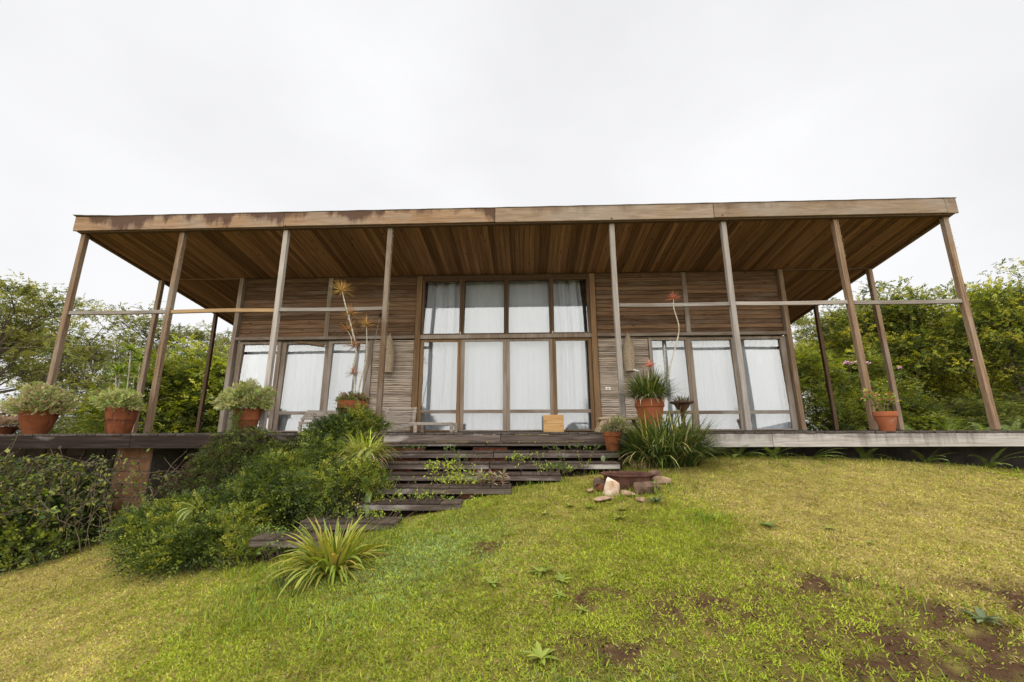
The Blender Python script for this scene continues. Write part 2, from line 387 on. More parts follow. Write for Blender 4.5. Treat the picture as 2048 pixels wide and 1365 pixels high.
M['mortar'] = simple('mortar', (.07, .058, .048), (.13, .11, .09), 14, .95, .4)
M['wicker'] = simple('wicker', (.10, .07, .048), (.30, .235, .165), 55, .85, .6, c3=(.44, .37, .28))
M['plastic'] = simple('cream_plastic', (.5, .48, .42), (.55, .53, .47), 4, .5, 0, spec=.5)
M['plastic_dark'] = simple('socket_grey', (.22, .21, .19), (.28, .27, .25), 4, .6, 0)
M['roofsheet'] = simple('roof_sheet', (.10, .09, .085), (.20, .18, .17), 4, .7, .2)
M['inner'] = simple('inner_plaster', (.30, .28, .25), (.36, .34, .31), 3, .9, 0)
M['bark'] = simple('bark', (.035, .027, .02), (.075, .058, .045), 9, .95, .7, c3=(.13, .11, .095))
M['twig'] = simple('dry_twig', (.075, .055, .038), (.16, .12, .085), 20, .95, .3)
M['stemspot'] = simple('lichen_stem', (.10, .075, .05), (.34, .31, .25), 40, .95, .4, c3=(.52, .50, .44))
M['lichen'] = simple('lichen', (.25, .24, .15), (.42, .41, .28), 40, .95, .6)

def leafmat(name, trans=.3, rough=.5, spec=.2, vary=0.0):
    m, t, p, o = newmat(name); a = nd(t, 'ShaderNodeAttribute', attribute_name='Col')
    v = coords(t, (1, 1, 1)); n = noise(t, v, 9, 3); s = math_(t, 'MULTIPLY_ADD', n, .5, .75)
    if vary:
        oi = t.nodes.new('ShaderNodeObjectInfo'); s = math_(t, 'MULTIPLY', s, math_(t, 'MULTIPLY_ADD', oi.outputs['Random'], 2*vary, 1-vary))
    sc = nd(t, 'ShaderNodeVectorMath', operation='SCALE'); t.links.new(a.outputs['Color'], sc.inputs[0]); t.links.new(s, sc.inputs['Scale'])
    t.links.new(sc.outputs[0], p.inputs['Base Color']); p.inputs['Roughness'].default_value = rough; p.inputs['Specular IOR Level'].default_value = spec
    tr = nd(t, 'ShaderNodeBsdfTranslucent'); hs = nd(t, 'ShaderNodeHueSaturation', Saturation=1.15, Value=1.25); t.links.new(sc.outputs[0], hs.inputs['Color']); t.links.new(hs.outputs[0], tr.inputs['Color'])
    mx = nd(t, 'ShaderNodeMixShader', Fac=trans); t.links.new(p.outputs[0], mx.inputs[1]); t.links.new(tr.outputs[0], mx.inputs[2]); t.links.new(mx.outputs[0], o.inputs[0])
    return m
M['leaf'] = leafmat('leaf', .3); M['treeleaf'] = leafmat('tree_leaf', .35, .6, .12, .3); M['grass'] = leafmat('grass_blade', .25, .7, .06); M['petal'] = leafmat('petal', .4, .6, .1)

def glassmat():
    m, t, p, o = newmat('window_glass'); t.nodes.remove(p)
    tr = nd(t, 'ShaderNodeBsdfTransparent', Color=(.93, .95, .95, 1)); gl = nd(t, 'ShaderNodeBsdfGlossy', Roughness=.0, Color=(1, 1, 1, 1))
    fr = nd(t, 'ShaderNodeFresnel', IOR=1.52); f2 = math_(t, 'MULTIPLY', fr.outputs[0], 2.0, clamp=True)   # two faces of the pane
    v = coords(t, (1, 1, 1)); b = nd(t, 'ShaderNodeBump', Strength=.03, Distance=.02); t.links.new(noise(t, v, 1.4, 1), b.inputs['Height']); t.links.new(b.outputs[0], gl.inputs['Normal'])
    mx = nd(t, 'ShaderNodeMixShader'); t.links.new(f2, mx.inputs[0]); t.links.new(tr.outputs[0], mx.inputs[1]); t.links.new(gl.outputs[0], mx.inputs[2]); t.links.new(mx.outputs[0], o.inputs[0])
    return m
M['glass'] = glassmat()
def clothmat():
    m, t, p, o = newmat('curtain_cloth'); p.inputs['Base Color'].default_value = (.55, .55, .59, 1); p.inputs['Roughness'].default_value = .95; p.inputs['Specular IOR Level'].default_value = .1
    v = coords(t, (1, 1, .3)); n = noise(t, v, 9, 4); b = nd(t, 'ShaderNodeBump', Strength=.03, Distance=.01); t.links.new(n, b.inputs['Height']); t.links.new(b.outputs[0], p.inputs['Normal'])
    tr = nd(t, 'ShaderNodeBsdfTranslucent', Color=(.85, .85, .87, 1)); mx = nd(t, 'ShaderNodeMixShader', Fac=.15)
    t.links.new(p.outputs[0], mx.inputs[1]); t.links.new(tr.outputs[0], mx.inputs[2]); t.links.new(mx.outputs[0], o.inputs[0]); return m
M['cloth'] = clothmat()
def groundmat():
    m, t, p, o = newmat('lawn_ground'); a = nd(t, 'ShaderNodeAttribute', attribute_name='Col'); v = coords(t, (1, 1, 1), rnd=False)
    n = noise(t, v, 30, 8, .7); n2 = noise(t, v, 140, 3, .6)
    s = math_(t, 'MULTIPLY_ADD', n, 1.1, .25); s = math_(t, 'MULTIPLY_ADD', n2, .6, s)
    sc = nd(t, 'ShaderNodeVectorMath', operation='SCALE'); t.links.new(a.outputs['Color'], sc.inputs[0]); t.links.new(s, sc.inputs['Scale'])
    t.links.new(sc.outputs[0], p.inputs['Base Color']); p.inputs['Roughness'].default_value = 1; p.inputs['Specular IOR Level'].default_value = .02
    b = nd(t, 'ShaderNodeBump', Strength=.8, Distance=.03); t.links.new(math_(t, 'ADD', n, n2), b.inputs['Height']); t.links.new(b.outputs[0], p.inputs['Normal'])
    return m
M['ground'] = groundmat()
#@@STRUCT@@
DE = -.70          # front edge of the deck
# treads of the stair: height, front edge, left and right end
ROWS = [(884, 768, 1235), (903, 768, 1240), (925, 768, 1240), (947.5, 765, 1122), (973, 735, 1022), (1005, 712, 922), (1043, 600, 792), (1077, 500, 645)]
TR = []
for k_, (v_, a_, b_) in enumerate(ROWS):
    y_ = DE-.13-.27*k_; p_ = at(a_, v_, y_); q_ = at(b_, v_, y_); TR.append(((p_.z+q_.z)/2, y_, p_.x, q_.x))
TRF = TR
# ------------------------------------------------------------------ ground and lawn
SPOTS = [(2.7, -4.45, .62), (2.0, -4.8, .55), (3.5, -4.05, .42), (3.1, -4.25, .5), (2.3, -4.55, .5), (.8, -3.95, .25), (1.5, -4.15, .34), (.05, -3.05, .2), (1.0, -4.45, .25), (3.3, -4.8, .5), (2.4, -3.9, .3)]
SPOTS = [(*rs(a_, b_), c_) for a_, b_, c_ in SPOTS]
def bare(x, y):
    b = np.zeros_like(np.asarray(x, float))
    for sx, sy, r in SPOTS: b = np.maximum(b, np.exp(-(((x-sx)/(1.35*r))**2 + ((y-sy)/(.7*r))**2)))
    b = b*np.clip(2.4*vnoise(x, y, .15, 21)*vnoise(x, y, .05, 23)*1.6, 0, 1.1) + np.clip(vnoise(x, y, .3, 22)*.6+vnoise(x, y, .09, 24)*.4-.62, 0, 1)*1.6
    return np.clip(b, 0, 1)
def green(x, y):
    """0 dry straw, 1 fresh green"""
    g = .55*vnoise(x, y, 1.5, 31) + .3*vnoise(x, y, .5, 32) + .15*vnoise(x, y, .18, 33)
    for sx, sy, r, a in [(-.7, -3.0, .8, .42), (-.6, -4.4, 1.0, .30), (.6, -4.9, .8, .42), (2.2, -4.9, .8, .38), (1.3, -3.1, .7, .22), (-1.6, -3.7, .5, .2), (2.1, -2.7, .35, .35), (1.7, -1.6, .7, .15), (3.4, -5.0, .7, .25), (-2.2, -4.6, .6, .12),
                         (4.5, -1.6, 1.8, -.16), (5.5, -2.5, 1.6, -.12), (-3.5, -3.2, 1.3, -.22), (-4.6, -2.4, 1.5, -.2)]:
        sx, sy = rs(sx, sy); g = g + a*np.exp(-(((x-sx)/r)**2 + ((y-sy)/r)**2))
    return np.clip((g-.23)*1.75, 0, 1)
def axis_steps(lo, hi, step, far, k=1.35):
    a = list(np.arange(lo, hi+1e-6, step)); s = step
    while a[-1] < far: s *= k; a.append(a[-1]+s)
    s = step
    while a[0] > -far: s *= k; a.insert(0, a[0]-s)
    return np.array(a)
gx = axis_steps(-10.5, 10.5, .075, 420); gy = axis_steps(-7.5, 1.2, .06, 420)
GX, GY = np.meshgrid(gx, gy, indexing='ij'); GZ = gz(GX, GY)
nx, ny = GX.shape
idx = np.arange(nx*ny).reshape(nx, ny)
GF = np.stack([idx[:-1, :-1], idx[1:, :-1], idx[1:, 1:], idx[:-1, 1:]], -1).reshape(-1, 4)
gb = bare(GX, GY)[..., None]; gg = green(GX, GY)[..., None]
gc = np.array([.27, .215, .068])*(1-gg) + np.array([.165, .15, .034])*gg
gc = gc*(1-gb) + np.array([.065, .036, .022])*gb
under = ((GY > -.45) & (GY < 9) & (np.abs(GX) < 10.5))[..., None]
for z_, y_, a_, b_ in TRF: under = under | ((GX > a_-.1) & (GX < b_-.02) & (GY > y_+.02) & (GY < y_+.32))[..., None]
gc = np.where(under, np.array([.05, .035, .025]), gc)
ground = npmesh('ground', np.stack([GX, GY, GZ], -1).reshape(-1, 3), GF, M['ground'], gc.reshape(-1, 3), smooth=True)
tag(ground, kind='structure')

def lawn_tufts(n, seed):
    """spots of little grass tufts, denser towards the foot of the slope the picture is taken from"""
    g = np.random.default_rng(seed); k = n*4
    y = g.uniform(-5.35, -.3, k); x = CAM[0] + g.uniform(-1, 1, k)*9.6
    d2 = (x-CAM[0])**2 + (y-CAM[1])**2
    keep = (g.random(k) < np.clip(9.5/d2, 0, 1)*1.25 + .07) & (np.abs(x-CAM[0]) < 1.25*(y-CAM[1])+1.6)
    x, y = x[keep], y[keep]
    st_ = np.zeros(len(x), bool)
    for z_, y_, a_, b_ in TRF: st_ |= (x > a_-.05) & (x < b_) & (y > y_) & (y < y_+.3)
    b = np.maximum(bare(x, y), st_*1.08); keep = (g.random(len(x)) > b*.95) & (g.random(len(x)) < .45+.9*vnoise(x, y, .07, 41))
    return x[keep], y[keep]
acc = Acc()
tx_, ty_ = lawn_tufts(102000, 5); nb = 6
x = np.repeat(tx_, nb); y = np.repeat(ty_, nb); n = len(x)
d = np.sqrt((x-CAM[0])**2 + (y-CAM[1])**2)
spread_ = .007+.0022*d
x = x+rng.normal(0, 1, n)*spread_; y = y+rng.normal(0, 1, n)*spread_
g_ = green(x, y); P = np.stack([x, y, gz(x, y)-.003], -1)
rich = np.clip(g_, 0, 1)
fresh = np.array([.235, .27, .03]); straw = np.array([.37, .30, .12]); olive = np.array([.31, .29, .062]); dry = np.array([.28, .175, .10]); blue = np.array([.19, .25, .08])
u = np.clip(np.repeat(rng.random(len(tx_)), nb)*.7+rng.random(n)*.3, 0, 1)
C = np.where((u < rich*.8+.06)[:, None], fresh, np.where((u < .58+.30*rich)[:, None], olive, np.where((u < .82)[:, None], straw, dry)))
bl = np.exp(-(((x+.5)/.75)**2 + ((y+3.2)/.8)**2)) + .8*np.exp(-(((x-.75)/.55)**2 + ((y+5.1)/.35)**2))
C = np.where((rng.random(n) < bl*.7)[:, None], blue, C)
C = C*(.9 + .35*(vnoise(x, y, .12, 61)-.5) + .3*(vnoise(x, y, .5, 62)-.5))[:, None]*1.08*(1 + np.repeat(rng.normal(0, .17, (len(tx_), 1)), nb, 0))*(1 + rng.normal(0, .10, (n, 1)))*(1+rng.normal(0, .05, (n, 3)))
lng = rng.uniform(.012, .030, n)*(1+.25*rich)*(.85+.03*d); wid = rng.uniform(.005, .0098, n)*(.68+.10*d)*(.9+.35*bl)
el = rng.uniform(.05, 1.0, n); az = rng.uniform(0, 2*np.pi, n)
Dv = np.stack([np.cos(az)*np.cos(el), np.sin(az)*np.cos(el), np.sin(el)], -1)
V, F = leafgeo(P, Dv, unit(rng.normal(0, .45, (n, 3))+np.array([0, 0, 1.])), lng, wid, .08, .4)
acc.add(V, F, np.clip(C, .01, .8))
print('BLADES', n)
k = 26000; x = rng.uniform(-2.5, 5, k); y = rng.uniform(-5.3, -2.5, k); keep = rng.random(k) < bare(x, y)*1.2; x = x[keep]; y = y[keep]; n = len(x)
V, F = leafgeo(np.stack([x, y, gz(x, y)+.001], -1), rdir(n)*np.array([1, 1, .25])+np.array([0, 0, .1]), rdir(n)+np.array([0, 0, 1.]), rng.uniform(.008, .03, n), rng.uniform(.005, .014, n)); acc.add(V, F, pick([(.07, .035, .02), (.12, .065, .035), (.20, .13, .07), (.035, .02, .012)], n, .25))
# taller fresh tufts where the mower missed
tuft = [(-2.0, -3.2, .5, 1400), (-1.55, -3.55, .25, 500), (-.75, -3.9, .4, 500), (-1.9, -2.7, .35, 600), (-.95, -2.6, .35, 500), (2.15, -2.75, .22, 450), (.5, -1.35, .5, 600), (-.3, -1.9, .45, 500), (-1.1, -2.2, .3, 500), (1.6, -.9, .45, 500),
        (4.0, -.25, .9, 700), (6.0, -.2, 1.1, 800), (7.8, -.2, .8, 500), (.75, -4.9, .5, 700), (2.2, -4.95, .4, 500), (-.3, -4.7, .35, 400), (-3.6, -1.6, .6, 700), (-5.0, -.9, .8, 700), (2.2, -1.55, .5, 500), (1.55, -1.95, .35, 500), (-2.4, -2.5, .3, 500), (2.7, -4.0, .3, 250)]
for tx, ty, tr, tn in tuft:
    tx, ty = rs(tx, ty); tn = int(tn*.45)
    x = rng.normal(tx, tr*.55, tn); y = rng.normal(ty, tr*.4, tn); P = np.stack([x, y, gz(x, y)-.005], -1)
    V, F = strapgeo(P, rng.uniform(0, 2*np.pi, tn), rng.uniform(.75, 1.5, tn), rng.uniform(.035, .10, tn), rng.uniform(.005, .009, tn), rng.uniform(.2, 1.1, tn), seg=3)
    acc.add(V, F, pick([(.15, .21, .025), (.22, .25, .03), (.12, .17, .03)], tn))
lawn = acc.build('grass', M['grass']); tag(lawn, 'short patchy lawn of green and straw coloured grass blades on the slope', 'grass', kind='stuff')

# ------------------------------------------------------------------ house
D = 1.75; SL = .16; H1 = 3.735
def soff(y): return H1 - SL*y          # underside of the roof
house = empty('house', (0, 0, 0), 'long low weathered timber house with flat overhanging roof and tall curtained windows', 'house')
roof = MB().box(-8.06, 8.06, 0, 1, 0, 1)
y0, y1 = -.10, 9.0
roof = MB()
roof.add([(x, y, soff(y)+dz) for x in (-8.03, 8.03) for y in (y0, y1) for dz in (.03, .20)],
         [(0, 1, 3, 2), (4, 6, 7, 5), (0, 4, 5, 1), (2, 3, 7, 6), (0, 2, 6, 4), (1, 5, 7, 3)])
roof = roof.build('roof', M['roofsheet'], house)
# metal sheet showing above the fascia, its lip lifted at the left corner
m = MB(); xs = np.linspace(-8.10, 8.08, 60)
for i, x in enumerate(xs):
    lift = .022*max(0, 1-(x+8.1)/.75) + .003*math.sin(x*9)
    yy = -.155 - .02*max(0, 1-(x+8.1)/.9)
    for dy, dz in ((0, 0), (1.2, -.18), (0, .007), (1.2, -.173)): m.v.append((x, yy+dy, 4.008+lift+dz + (.0 if dy == 0 else -lift)))
for i in range(len(xs)-1):
    a = i*4; m.f += [(a, a+1, a+5, a+4), (a+2, a+6, a+7, a+3), (a, a+4, a+6, a+2), (a+1, a+3, a+7, a+5)]
m.build('roof_sheet', M['roofsheet'], roof)
# fascia boards along the front
fx = [-8.07, -4.02, -.095, 3.84, 7.87, 8.07]
for i in range(5):
    mat = M['fascia'] if i < 2 else M['fascia_grey']
    zt = 4.003; zb = 3.72
    f = MB().box(fx[i]+.004, fx[i+1]-.004, -.145-.004*(i % 2), -.112, zb + .006*(i % 2), zt - .004*(i % 2)).build('fascia_board', mat, roof, bevel=.004)
for s in (-1, 1):      # boards closing the roof's sides
    m = MB(); X0, X1 = sorted((s*8.035, s*8.065))
    m.add([(x, y, soff(y)+dz) for x in (X0, X1) for y in (-.108, 9.0) for dz in (-.012, .24)], [(0, 1, 3, 2), (4, 6, 7, 5), (0, 4, 5, 1), (2, 3, 7, 6), (0, 2, 6, 4), (1, 5, 7, 3)])
    m.build('verge_board', M['frame_x'], roof)
# screw heads on the fascia
for px, py in [(571, 452), (781, 450), (1223, 437), (1445, 431)]:
    p = at(px, py, -.15); MB().tube([(p.x, -.156, p.z), (p.x, -.140, p.z)], .014, 8).build('screw', M['rust'], roof)
# soffit boards, running front to back
bw = .0985
NB = int(16.06/bw)
ang = math.atan(SL)
Lf = (D+.10)/math.cos(ang)
me_a = boxmesh('soffit_board', bw-.004, Lf, .016, M['soffit'], .003)
Ls = (4.6)/math.cos(ang)
me_b = boxmesh('soffit_board_side', bw-.004, Ls, .016, M['soffit'], .003)
for i in range(NB):
    x = -8.03 + (i+.5)*16.06/NB; j = random.uniform(-.002, .002)
    ym = (-.10+D)/2; o = link('soffit_board', me_a, None, roof, (x, ym, soff(ym)+.014+j)); o.rotation_euler.x = -ang
    if abs(x) > 6.02:
        ym = D+.02+2.3; o = link('soffit_board', me_b, None, roof, (x, ym, soff(ym)+.014+j)); o.rotation_euler.x = -ang
# header beam under the roof along the front
m = MB().box(-7.98, 7.98, -.108, -.03, H1-.035, H1+.03); m.build('front_beam', M['frame_dark'], roof)
for s in (-1, 1):
    m = MB().bar((s*6.06, D, soff(D)-.004), (s*8.0, D, soff(D)-.004), .04, .035); m.build('cross_batten', M['plank'], roof)
    m = MB().bar((s*7.99, -.03, soff(-.03)-.006), (s*7.99, 8.8, soff(8.8)-.006), .05, .035); m.build('edge_batten', M['plank'], roof)

# posts of the porch (a little uneven, as old timber is)
PX = {-4: -7.955, -3: -6.03, -2: -4.03, -1: -2.055, 1: 2.035, 2: 4.04, 3: 6.03, 4: 7.925}
def post(x, y, zt, mat, w=.085, dp=.085, lean=0.0, name='post', moss=False):
    m = MB(); n = 9; ph = random.uniform(0, 6)
    for i in range(n+1):
        t = i/n; z = t*zt; ww = w*(1+random.uniform(-.035, .035)); ox = x + lean*(t-.5) + .004*math.sin(ph+5*t); oy = y + .004*math.cos(ph+4*t)
        for a, b in ((-1, -1), (1, -1), (1, 1), (-1, 1)): m.v.append((ox+a*ww/2, oy+b*dp/2, z))
    for i in range(n):
        for k in range(4): m.f.append((i*4+k, i*4+(k+1) % 4, i*4+4+(k+1) % 4, i*4+4+k))
    m.f += [(3, 2, 1, 0), (n*4, n*4+1, n*4+2, n*4+3)]
    o = m.build(name, mat, house, bevel=.004)
    if moss:
        a = Acc(); k = 420; tt = rng.random(k); P = np.stack([x + lean*(tt-.5) + w/2 + rng.normal(0, .006, k), y - dp/2 + rng.random(k)*dp*.6 - .004, tt*zt], -1)
        keep = vnoise(tt*zt, tt*0, .22, 77) > .42; P = P[keep]; V, F = leafgeo(P, rdir(len(P))+np.array([.8, -.4, 0]), rdir(len(P)), rng.uniform(.01, .03, len(P)), .008)
        a.add(V, F, pick([(.36, .34, .2), (.28, .27, .14), (.4, .36, .26)], len(P))); tag(a.build('lichen_tuft', M['leaf'], o), kind='stuff')
    return o
for k, x in PX.items():
    zt = soff(0)-.03
    mat = M['post_grey'] if k in (-2, 1, 2) else M['post']
    post(x, 0.0, zt, mat, lean=random.uniform(-.02, .02), moss=k in (-3, 3, 4, -1))
for s in (-1, 1):
    post(s*7.97, D, soff(D)-.02, M['post'], .085, .085)
    post(s*7.97, 2*D+.02, soff(2*D)-.02, M['frame_dark'], .08, .08)
    post(s*6.02, D-.02, soff(D)-.01, M['post'] if s > 0 else M['frame'], .09, .12, name='corner_post')
# rails between the front posts
ks = sorted(PX)
for a, b in zip(ks[:-1], ks[1:]):
    if (a, b) == (-1, 1): continue
    mat = M['rail_tan'] if (a, b) == (-3, -2) else M['rail']
    zz = 2.15 + random.uniform(-.006, .006); m = MB()
    x0, x1 = PX[a]+.044, PX[b]-.044; n = 6
    for i in range(n+1):
        t = i/n; xx = x0+(x1-x0)*t; sag = (-.010*math.sin(math.pi*t) if (a, b) != (-3, -2) else .012*math.sin(math.pi*t))
        for dy, dz in ((-.024, -.033), (.024, -.033), (.024, .033), (-.024, .033)): m.v.append((xx, dy, zz+sag+dz))
    for i in range(n):
        for k in range(4): m.f.append((i*4+k, i*4+(k+1) % 4, i*4+4+(k+1) % 4, i*4+4+k))
    m.f += [(3, 2, 1, 0), (n*4, n*4+1, n*4+2, n*4+3)]
    m.build('rail', mat, house, bevel=.004)

# walls: upper planking, lower laths, the back and sides
wall = None
for q in ((-5.97, -1.99, D+.04, D+.10, 2.03, soff(D)+.02), (1.99, 5.97, D+.04, D+.10, 2.03, soff(D)+.02), (-2.98, -1.99, D+.04, D+.10, -.02, 2.0), (1.99, 3.08, D+.04, D+.10, -.02, 2.0)):
    w_ = MB().box(*q).build('wall', M['frame_dark'], house); wall = wall or w_
def planks(x0, x1, z0, z1, h, nm, mat, ymid, th, uneven):
    n = max(1, round((z1-z0)/h)); hh = (z1-z0)/n
    me = boxmesh(nm, x1-x0, th, hh-.006, mat, .004)
    for i in range(n):
        o = link(nm, me, None, wall, ((x0+x1)/2, ymid + random.uniform(-uneven, uneven)*2, z0+(i+.5)*hh)); o.rotation_euler.y = random.uniform(-.0012, .0012)
ztop = soff(D)-.012
for x0, x1 in ((-5.96, -4.02), (-3.94, -2.0), (2.0, 3.92), (3.98, 5.96)): planks(x0, x1, 2.06, ztop-.01, .1, 'plank', M['plank'], D+.022, .03, .002)
for x in (-3.98, 3.95): MB().box(x-.048, x+.048, D-.012, D+.036, 2.056, ztop-.005).build('batten', M['frame'], wall, bevel=.003)
def lath(x0, x1):
    z = .0
    k = 0
    while z < 1.965:
        h = random.uniform(.030, .048); m = MB(); n = 8; top = min(z+h, 1.975)
        o1 = random.uniform(.006, .016)
        for i in range(n+1):
            xx = x0+(x1-x0)*i/n; w1 = random.uniform(-.005, .005); w2 = random.uniform(-.005, .005)
            m.v += [(xx, D+.005-o1, z+w1), (xx, D+.04, z), (xx, D+.04, top-.004), (xx, D+.015-o1, top-.006+w2)]
        for i in range(n):
            for q in range(4): m.f.append((i*4+q, i*4+(q+1) % 4, i*4+4+(q+1) % 4, i*4+4+q))
        m.f += [(3, 2, 1, 0), (n*4, n*4+1, n*4+2, n*4+3)]
        m.build('lath', M['lath'], wall); z += h
lath(-2.90, -2.0); lath(2.0, 3.06)
for s in (-1, 1):      # ledge between upper wall and windows
    a, b = sorted((s*1.98, s*6.0)); MB().box(a, b, D-.07, D+.035, 1.985, 2.052).build('ledge', M['frame_x'], wall, bevel=.004)
MB().box(-5.98, -5.92, D+.11, 8.2, -.02, 3.4).build('side_wall', M['plank'], wall)
MB().box(5.92, 5.98, D+.11, 8.2, -.02, 3.4).build('side_wall', M['plank'], wall)
MB().box(-5.9, 5.9, 8.1, 8.18, -.02, 3.0).build('back_wall', M['inner'], wall)
MB().box(-5.9, 5.9, 2.9, 2.96, -.02, soff(2.9)).build('partition', M['inner'], wall)

def pane(x0, x1, z0, z1, y, par, tilt=0.0):
    m = MB().box(x0, x1, y-.002, y+.002, z0, z1)
    if tilt: m.v = [(a, b+(c-z0)*tilt, c) for a, b, c in m.v]
    return m.build('pane', M['glass'], par)
def window(x0, x1, z0, z1, sl, sr, top, bot, mid=None, mat='frame', y=D+.0, dp=.05, tilt=0.0):
    """a glazed leaf: stiles, rails, one or two panes"""
    m = MB()
    for yy in (y, y+dp):
        m.v += [(x0, yy, z0), (x1, yy, z0), (x1, yy, z1), (x0, yy, z1), (x0+sl, yy, z0+bot), (x1-sr, yy, z0+bot), (x1-sr, yy, z1-top), (x0+sl, yy, z1-top)]
    for k in range(4):
        q = (k+1) % 4; m.f += [(k, q, 4+q, 4+k), (8+k, 12+k, 12+q, 8+q), (k, 8+k, 8+q, q), (4+k, 4+q, 12+q, 12+k)]
    w = m.build('window', M[mat], house, bevel=.003)
    if mid:
        MB().box(x0+sl+.001, x1-sr-.001, y+.002, y+dp-.003, mid-.035, mid+.035).build('middle_rail', M['frame_x'], w, bevel=.002)
        pane(x0+sl-.004, x1-sr+.004, z0+bot-.004, mid-.033, y+.025, w); pane(x0+sl-.004, x1-sr+.004, mid+.033, z1-top+.004, y+.018, w, tilt)
    else: pane(x0+sl-.004, x1-sr+.004, z0+bot-.004, z1-top+.004, y+.02, w, tilt)
    return w
# left bank of three, right bank of three
for x0, x1, sl, sr, yy in ((-5.95, -4.96, .11, .09, 0), (-4.955, -3.90, .095, .085, .03), (-3.895, -2.99, .08, .085, 0)): window(x0, x1, .0, 1.965, sl, sr, .06, .03, .40, 'frame', D+yy, .05, .02)
for x0, x1, sl, sr, yy in ((3.08, 3.93, .07, .07, 0), (3.935, 4.925, .075, .085, .03), (4.93, 5.96, .085, .11, 0)): window(x0, x1, .0, 1.965, sl, sr, .06, .03, .37, 'frame', D+yy, .05, .02)
MB().box(-2.985, -2.905, D-.03, D+.035, 0, 1.98).build('jamb', M['frame'], house, bevel=.003)
MB().bar((-4.62, D-.02, 1.955), (-3.97, D-.03, 1.86), .012, .03).build('loose_batten', M['frame_brown'], house)
# the tall middle bay
zt = soff(D)-.02
for s in (-1, 1): MB().box(*sorted((s*1.865, s*1.985)), D-.045, D+.09, 0, zt).build('jamb', M['frame_brown'], house, bevel=.004)
MB().box(-1.864, 1.864, D-.03, D+.08, zt-.085, zt).build('lintel', M['frame_dark'], house, bevel=.003)
MB().box(-1.864, 1.864, D-.045, D+.085, 1.975, 2.065).build('transom', M['frame'], house, bevel=.004)
for x0, x1, mt in ((-1.86, -.965, 'frame_brown'), (-.962, .018, 'frame'), (.022, 1.015, 'frame'), (1.018, 1.86, 'frame_brown')):
    window(x0, x1, .0, 1.97, .075, .075, .055, .03, .41, mt, D+.005 if mt == 'frame' else D+.0)
    window(x0, x1, 2.07, zt-.088, .05, .05, .03, .028, None, 'frame_dark', D-.02, .11, .092)
for x in (-.98, 1.03): 
    MB().box(x-.012, x+.012, D-.06, D-.046, 2.072, 2.12).build('latch', M['stone_white'], house)

# curtains hang inside, one behind each leaf
CUR = [(-5.90, -4.96, 1.94, 'left bank, beside the corner post'), (-4.92, -3.93, 1.94, 'middle of the left bank'), (-3.92, -2.95, 1.94, 'left bank, behind the spiky dracaena'),
       (-1.83, -.94, 3.33, 'leftmost in the tall middle bay'), (-.93, .02, 3.33, 'second from left in the tall middle bay'), (.03, 1.02, 3.33, 'third from left in the tall middle bay'), (1.03, 1.79, 3.33, 'rightmost in the tall middle bay'),
       (3.06, 3.94, 1.94, 'right bank, behind the tall grey stem'), (3.95, 4.93, 1.94, 'middle of the right bank'), (4.95, 5.9, 1.94, 'right bank, nearest the house corner')]
for i, (x0, x1, zt_, w) in enumerate(CUR):
    nxx, nzz = 140, 18; zt_ = 3.37 if zt_ > 3 else 2.02; ex = 0.0 if zt_ > 3 else .07; x0 -= ex; x1 += ex; g = np.random.default_rng(100+i); t = np.linspace(0, 1, nxx); zz = np.linspace(.015, zt_, nzz)
    T, Z = np.meshgrid(t, zz, indexing='ij'); tall = zt_ > 3
    fr = [g.uniform(1.2, 2.2), g.uniform(3, 5), g.uniform(7, 10)]; ph = g.uniform(0, 6, 3); am = [.026, .018, .008] if i not in (3, 6) else [.03, .034, .02]
    warp = T + .03*np.sin(Z*1.1+ph[0])*np.sin(T*7)
    Yv = sum(a*np.sin(f*6.283*warp*(x1-x0)+p+.25*np.sin(Z*1.7+p)) for a, f, p in zip(am, fr, ph)) * (.75+.35*np.sin(Z*.9+ph[1]))
    gather = np.where(Z > zt_-.12, .008*np.sin(T*(x1-x0)*6.283*14), 0)
    xo = x0 + T*(x1-x0)
    if i == 6: xo = xo - .10*np.clip((Z-2)/1.4, 0, 1)*T
    if i == 3: xo = xo + .05*np.clip((Z-2)/1.4, 0, 1)*(1-T)
    V = np.stack([xo, D+.25 + Yv + gather, Z], -1).reshape(-1, 3); ii = np.arange(nxx*nzz).reshape(nxx, nzz)
    F = np.stack([ii[:-1, :-1], ii[1:, :-1], ii[1:, 1:], ii[:-1, 1:]], -1).reshape(-1, 4)
    tag(npmesh('curtain', V, F, M['cloth'], smooth=True), 'white cloth curtain, ' + w, 'curtain', 'white curtains behind the glass')
    
# ------------------------------------------------------------------ deck
deck = empty('deck', (0, 0, -.03), 'raised weathered timber deck carrying the house', 'deck')
dbw = .142; me = boxmesh('deck_board', dbw-.006, 8.95, .03, M['deckboard'], .004)
for i in range(int(20.6/dbw)):
    x = -10.3 + (i+.5)*dbw; link('deck_board', me, None, deck, (x, DE-.035+8.95/2 + random.uniform(-.006, .018), .0 + random.uniform(-.004, .002)))
def dface(x0, x1, z0, z1, mat, y=DE): MB().box(x0+.003, x1-.003, y-.03, y+.005, z0, z1).build('edge_board', M[mat], deck, bevel=.004)
XL, XR = at(768, 880, DE).x, at(1240, 880, DE).x
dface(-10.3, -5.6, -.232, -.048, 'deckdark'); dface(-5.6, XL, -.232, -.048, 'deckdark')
dface(XL, .05, -.145, -.048, 'tread'); dface(.05, XR, -.145, -.048, 'tread')
XJ = at(1543, 880, DE).x
dface(XR, XJ, -.232, -.048, 'deckface'); dface(XJ, 10.3, -.232, -.048, 'deckface')
for x in np.arange(-9.6, 10, 1.6): MB().box(x-.03, x+.03, DE+.01, 8.2, -.20, -.047).build('joist', M['deckdark'], deck)
